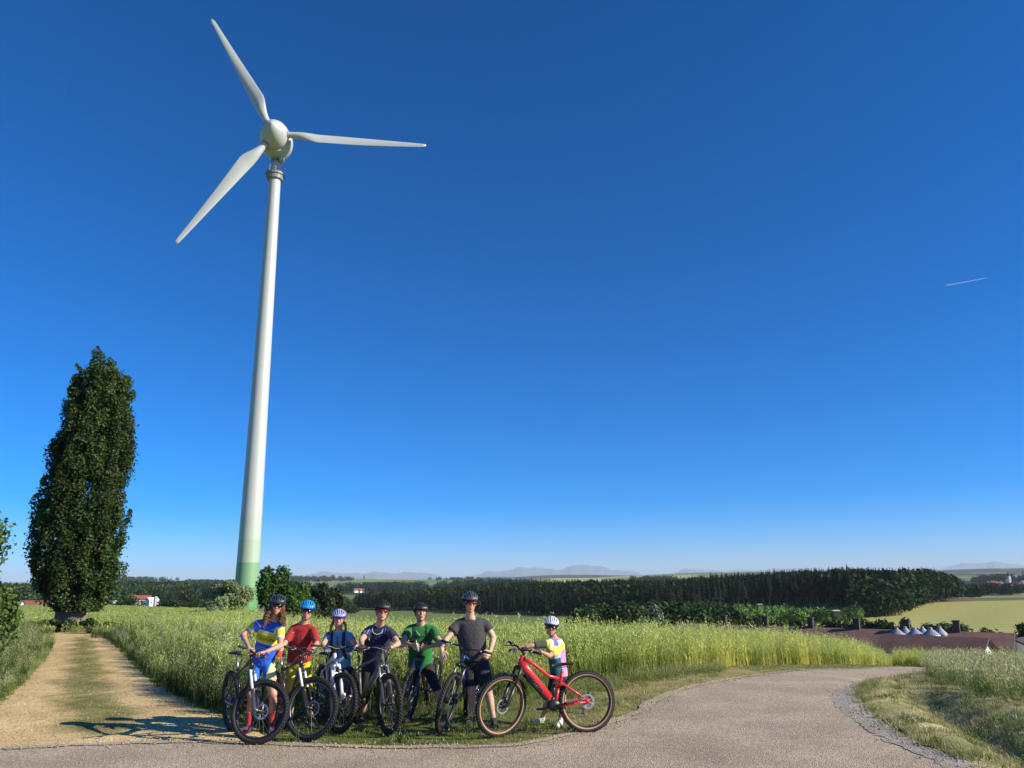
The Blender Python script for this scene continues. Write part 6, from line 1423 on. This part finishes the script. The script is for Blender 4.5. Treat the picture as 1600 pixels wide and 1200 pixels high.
def navy4(P, uv, arm):
    u, v, f = uv(P); c = np.tile(np.array((.006, .009, .045)), (len(P), 1)); a = np.abs(u)
    for k in (.42, .66, .90): c[(a > k) & (a < k + .09) & (v > .86) & (v < .99)] = (.16, .17, .36)
    return c
pr = person(dict(label='person in a navy shirt with red sunglasses leaning on the grey bicycle', s=1.0, seed=4, head=(597.5, 956, 11.3), chin=(596, 972, 11.3), top=(599.5, 940, 11.35), neck=(593, 976, 11.42), face=(.10, -1, -.03), hs=1.04,
    shA=(574, 981, 11.42), shB=(613, 984, 11.38), elA=(564, 1001, 11.2), wrA=(566, 1008, 10.98), haA=(565, 1014, 10.88), elB=(622, 1006, 11.12), wrB=(610, 1012, 11.0), haB=(600, 1014, 10.92), pel=(585, 1036, 11.62), knA=(571, 1085, 11.5), knB=(600, 1085, 11.35),
    anA=(565, 11.7), anB=(592, 11.6), glasses='red', helmet=(HELM_IN, mat('helmet_matt_black', (.022, .022, .024), .5)), hairc=(.12, .10, .09), shirtc=navy4, sleeve=.60, fold=.003, belly=.02, loose=.026,
    pantsc=flat((.012, .012, .014)), leg=1.35, pants_name='trousers', leg_loose=.014, glove=(.025, .022, .025), curlA=55, curlB=45, shoe=(.03, .03, .03), skin=(.57, .32, .22)))
strap(pr[2], [(-.075, .96), (-.07, .90), (-.04, .85), (0, .835), (.04, .85), (.07, .90), (.075, .96)], .008, WHITEP, 'neck_cord', pr[0], .003)
mb = MB(); mb.tube([pr[2](-.09, .72, .003), pr[2](-.085, .66, .003)], .005, 5); mb.build('shirt_mark', WHITEP, pr[0])

def green5(P, uv, arm): return np.tile(np.array((.008, .16, .022)), (len(P), 1))
pr = person(dict(label='older person in a green shirt with hydration pack straps and black helmet', s=.98, seed=5, head=(657.5, 957.5, 11.85), chin=(657, 971, 11.85), top=(658, 938, 11.9), neck=(657, 975, 11.92), face=(.12, -1, -.06),
    shA=(638, 979, 11.92), shB=(679, 979, 11.92), elA=(629, 1003, 11.65), wrA=(643, 1008, 11.42), haA=(652, 1010, 11.36), elB=(688, 1005, 11.68), wrB=(668, 1011, 11.5), haB=(658, 1010, 11.4), pel=(657, 1035, 12.0), knA=(644, 1080, 11.9), knB=(683, 1078, 11.7),
    anA=(641, 12.0), anB=(694, 11.7), smile=False, helmet=(HELM_IN, mat('helmet_graphite', (.03, .03, .032), .4)), hairc=(.30, .29, .28), shirtc=green5, sleeve=.66, sl_loose=.024, fold=.0034, loose=.028,
    pantsc=flat((.010, .010, .012)), leg=1.02, pants_name='shorts', leg_loose=.010, glove=(.03, .03, .03), palmA=(.3, .9, .2), palmB=(-.3, .9, .2), curlA=62, curlB=62, shoe=(.04, .04, .04), skin=(.56, .31, .22)))
for x in (-1, 1): strap(pr[2], [(x * .09, .96), (x * .095, .85), (x * .10, .72), (x * .10, .58), (x * .12, .42)], .032, STRAP, 'rucksack_strap', pr[0])
strap(pr[2], [(-.10, .72), (0, .715), (.10, .72)], .014, STRAP, 'chest_strap', pr[0])
mb = MB(); mb.tube([pr[2](-.05, .88, .01), pr[2](-.02, .80, .014), pr[2](.01, .76, .014)], .004, 6); mb.build('drinking_tube', TUBEW, pr[0], True)
bt = at(653.5, 1011, 11.36); bo = empty('drink_bottle', bt - V(0, 0, .06)); tag(bo, 'small bottle with pale neck held in both hands by the person in green', 'bottle'); bo.rotation_euler = (0, -.22, 0); bo.scale = (.72,) * 3
mb = MB(); mb.lathe([(.001, 0), (.026, .002), (.027, .09), (.024, .115), (.011, .15), (.011, .19)], n=16); mb.build('bottle_body', mat('bottle_glass', (.30, .34, .30), .1, coat=.5), bo, True); mb = MB(); mb.lathe([(.013, .185), (.013, .205), (.001, .207)], n=12); mb.build('cap', WHITEP, bo, True)

pr = person(dict(label='tall person in a charcoal t-shirt and black shorts with red sunglasses', s=1.08, seed=6, head=(734.5, 942, 11.35), chin=(734, 959.5, 11.35), top=(735, 923, 11.35), neck=(734, 965, 11.42), face=(.12, -1, 0), hs=1.06,
    shA=(713, 971, 11.42), shB=(760, 969, 11.45), elA=(698, 998, 11.3), wrA=(690, 1015, 11.08), haA=(692, 1029, 11.05), elB=(771, 996, 11.42), wrB=(766, 1018, 11.2), haB=(757, 1028, 11.08), pel=(741, 1032, 11.5), knA=(737, 1082, 11.45), knB=(763, 1080, 11.38),
    anA=(738, 11.5), anB=(771, 11.35), glasses='red', helmet=(HELM_IN, mat('helmet_dark_grey', (.06, .065, .07), .4, coat=.3)), hairc=(.16, .13, .10), shirtc=flat((.040, .038, .042)), sleeve=.56, sl_loose=.03, loose=.030, fold=.004, belly=.03, drop=.0, hem=-.06,
    pantsc=flat((.014, .014, .017)), leg=.80, leg_loose=.034, palmA=(.2, .8, -.3), palmB=(-.6, .6, -.4), curlA=28, curlB=38, shoe=(.012, .012, .013), skin=(.60, .35, .24), footB=(.25, -1, 0)))
mb = MB(); mb.tube([at(747, 1024.5, 11.16) - np.array(pr[0].location), at(756, 1025, 11.12) - np.array(pr[0].location)], .006, 6); mb.build('belt_clip', CHROME, pr[0])

def jersey7(P, uv, arm):
    u, v, f = uv(P); c = np.tile(np.array((.50, .52, .74)), (len(P), 1)); c[v < .50] = (.01, .11, .15); pk = (u > -.3) & (v < .66); c[pk] = (.70, .26, .52); c[(u > -.3) & (v > .60) & (v < .68)] = (.45, .08, .36)
    c[(v > .60) & (u > -.7) & (u < -.1)] = (.08, .14, .46); c[(v >= .66) & (u > .35)] = (.74, .70, .74)
    for t, d in arm(P): c[(t > -.05) & (d < .072)] = (.62, .60, .08)
    a0 = arm(P)[0]; c[(a0[0] > .15) & (a0[1] < .10)] = (.055, .065, .05)
    c[(v > .97) & (np.abs(u) < .45) & (a0[1] > .09)] = (.40, .05, .20); return c
pr = person(dict(label='short rider in a pastel yellow, pink and teal jersey holding the red bicycle', s=.84, seed=7, head=(861.5, 979.5, 11.15), chin=(860, 992, 11.15), top=(863, 960.5, 11.15), neck=(866, 998, 11.2), face=(-.22, -1, -.04), hs=.95,
    shA=(855, 1003, 11.05), shB=(878, 1005, 11.32), elA=(829, 1009, 10.98), wrA=(806, 1014, 10.95), haA=(794, 1016, 10.9), elB=(858, 1025, 10.98), wrB=(843, 1017, 10.55), haB=(835, 1013, 10.4), pel=(873, 1049, 11.32), knA=(858, 1095, 11.25), knB=(879, 1095, 11.25),
    anA=(848, 11.45), anB=(876, 11.25), glasses='dark', helmet=(mat('helmet_charcoal', (.03, .03, .033), .5), WHITEP), hairc=(.10, .06, .04), shirtc=jersey7, shirt_name='jersey', sleeve=.80, sl_loose=.006, loose=.012, fold=.0008,
    pantsc=flat((.010, .010, .012)), leg=.80, leg_loose=.008, glove=(.03, .03, .035), curlA=55, curlB=55, shoe=(.55, .55, .50), skin=(.48, .26, .18), footA=(-.8, -.6, 0), footB=(-.5, -1, 0)))
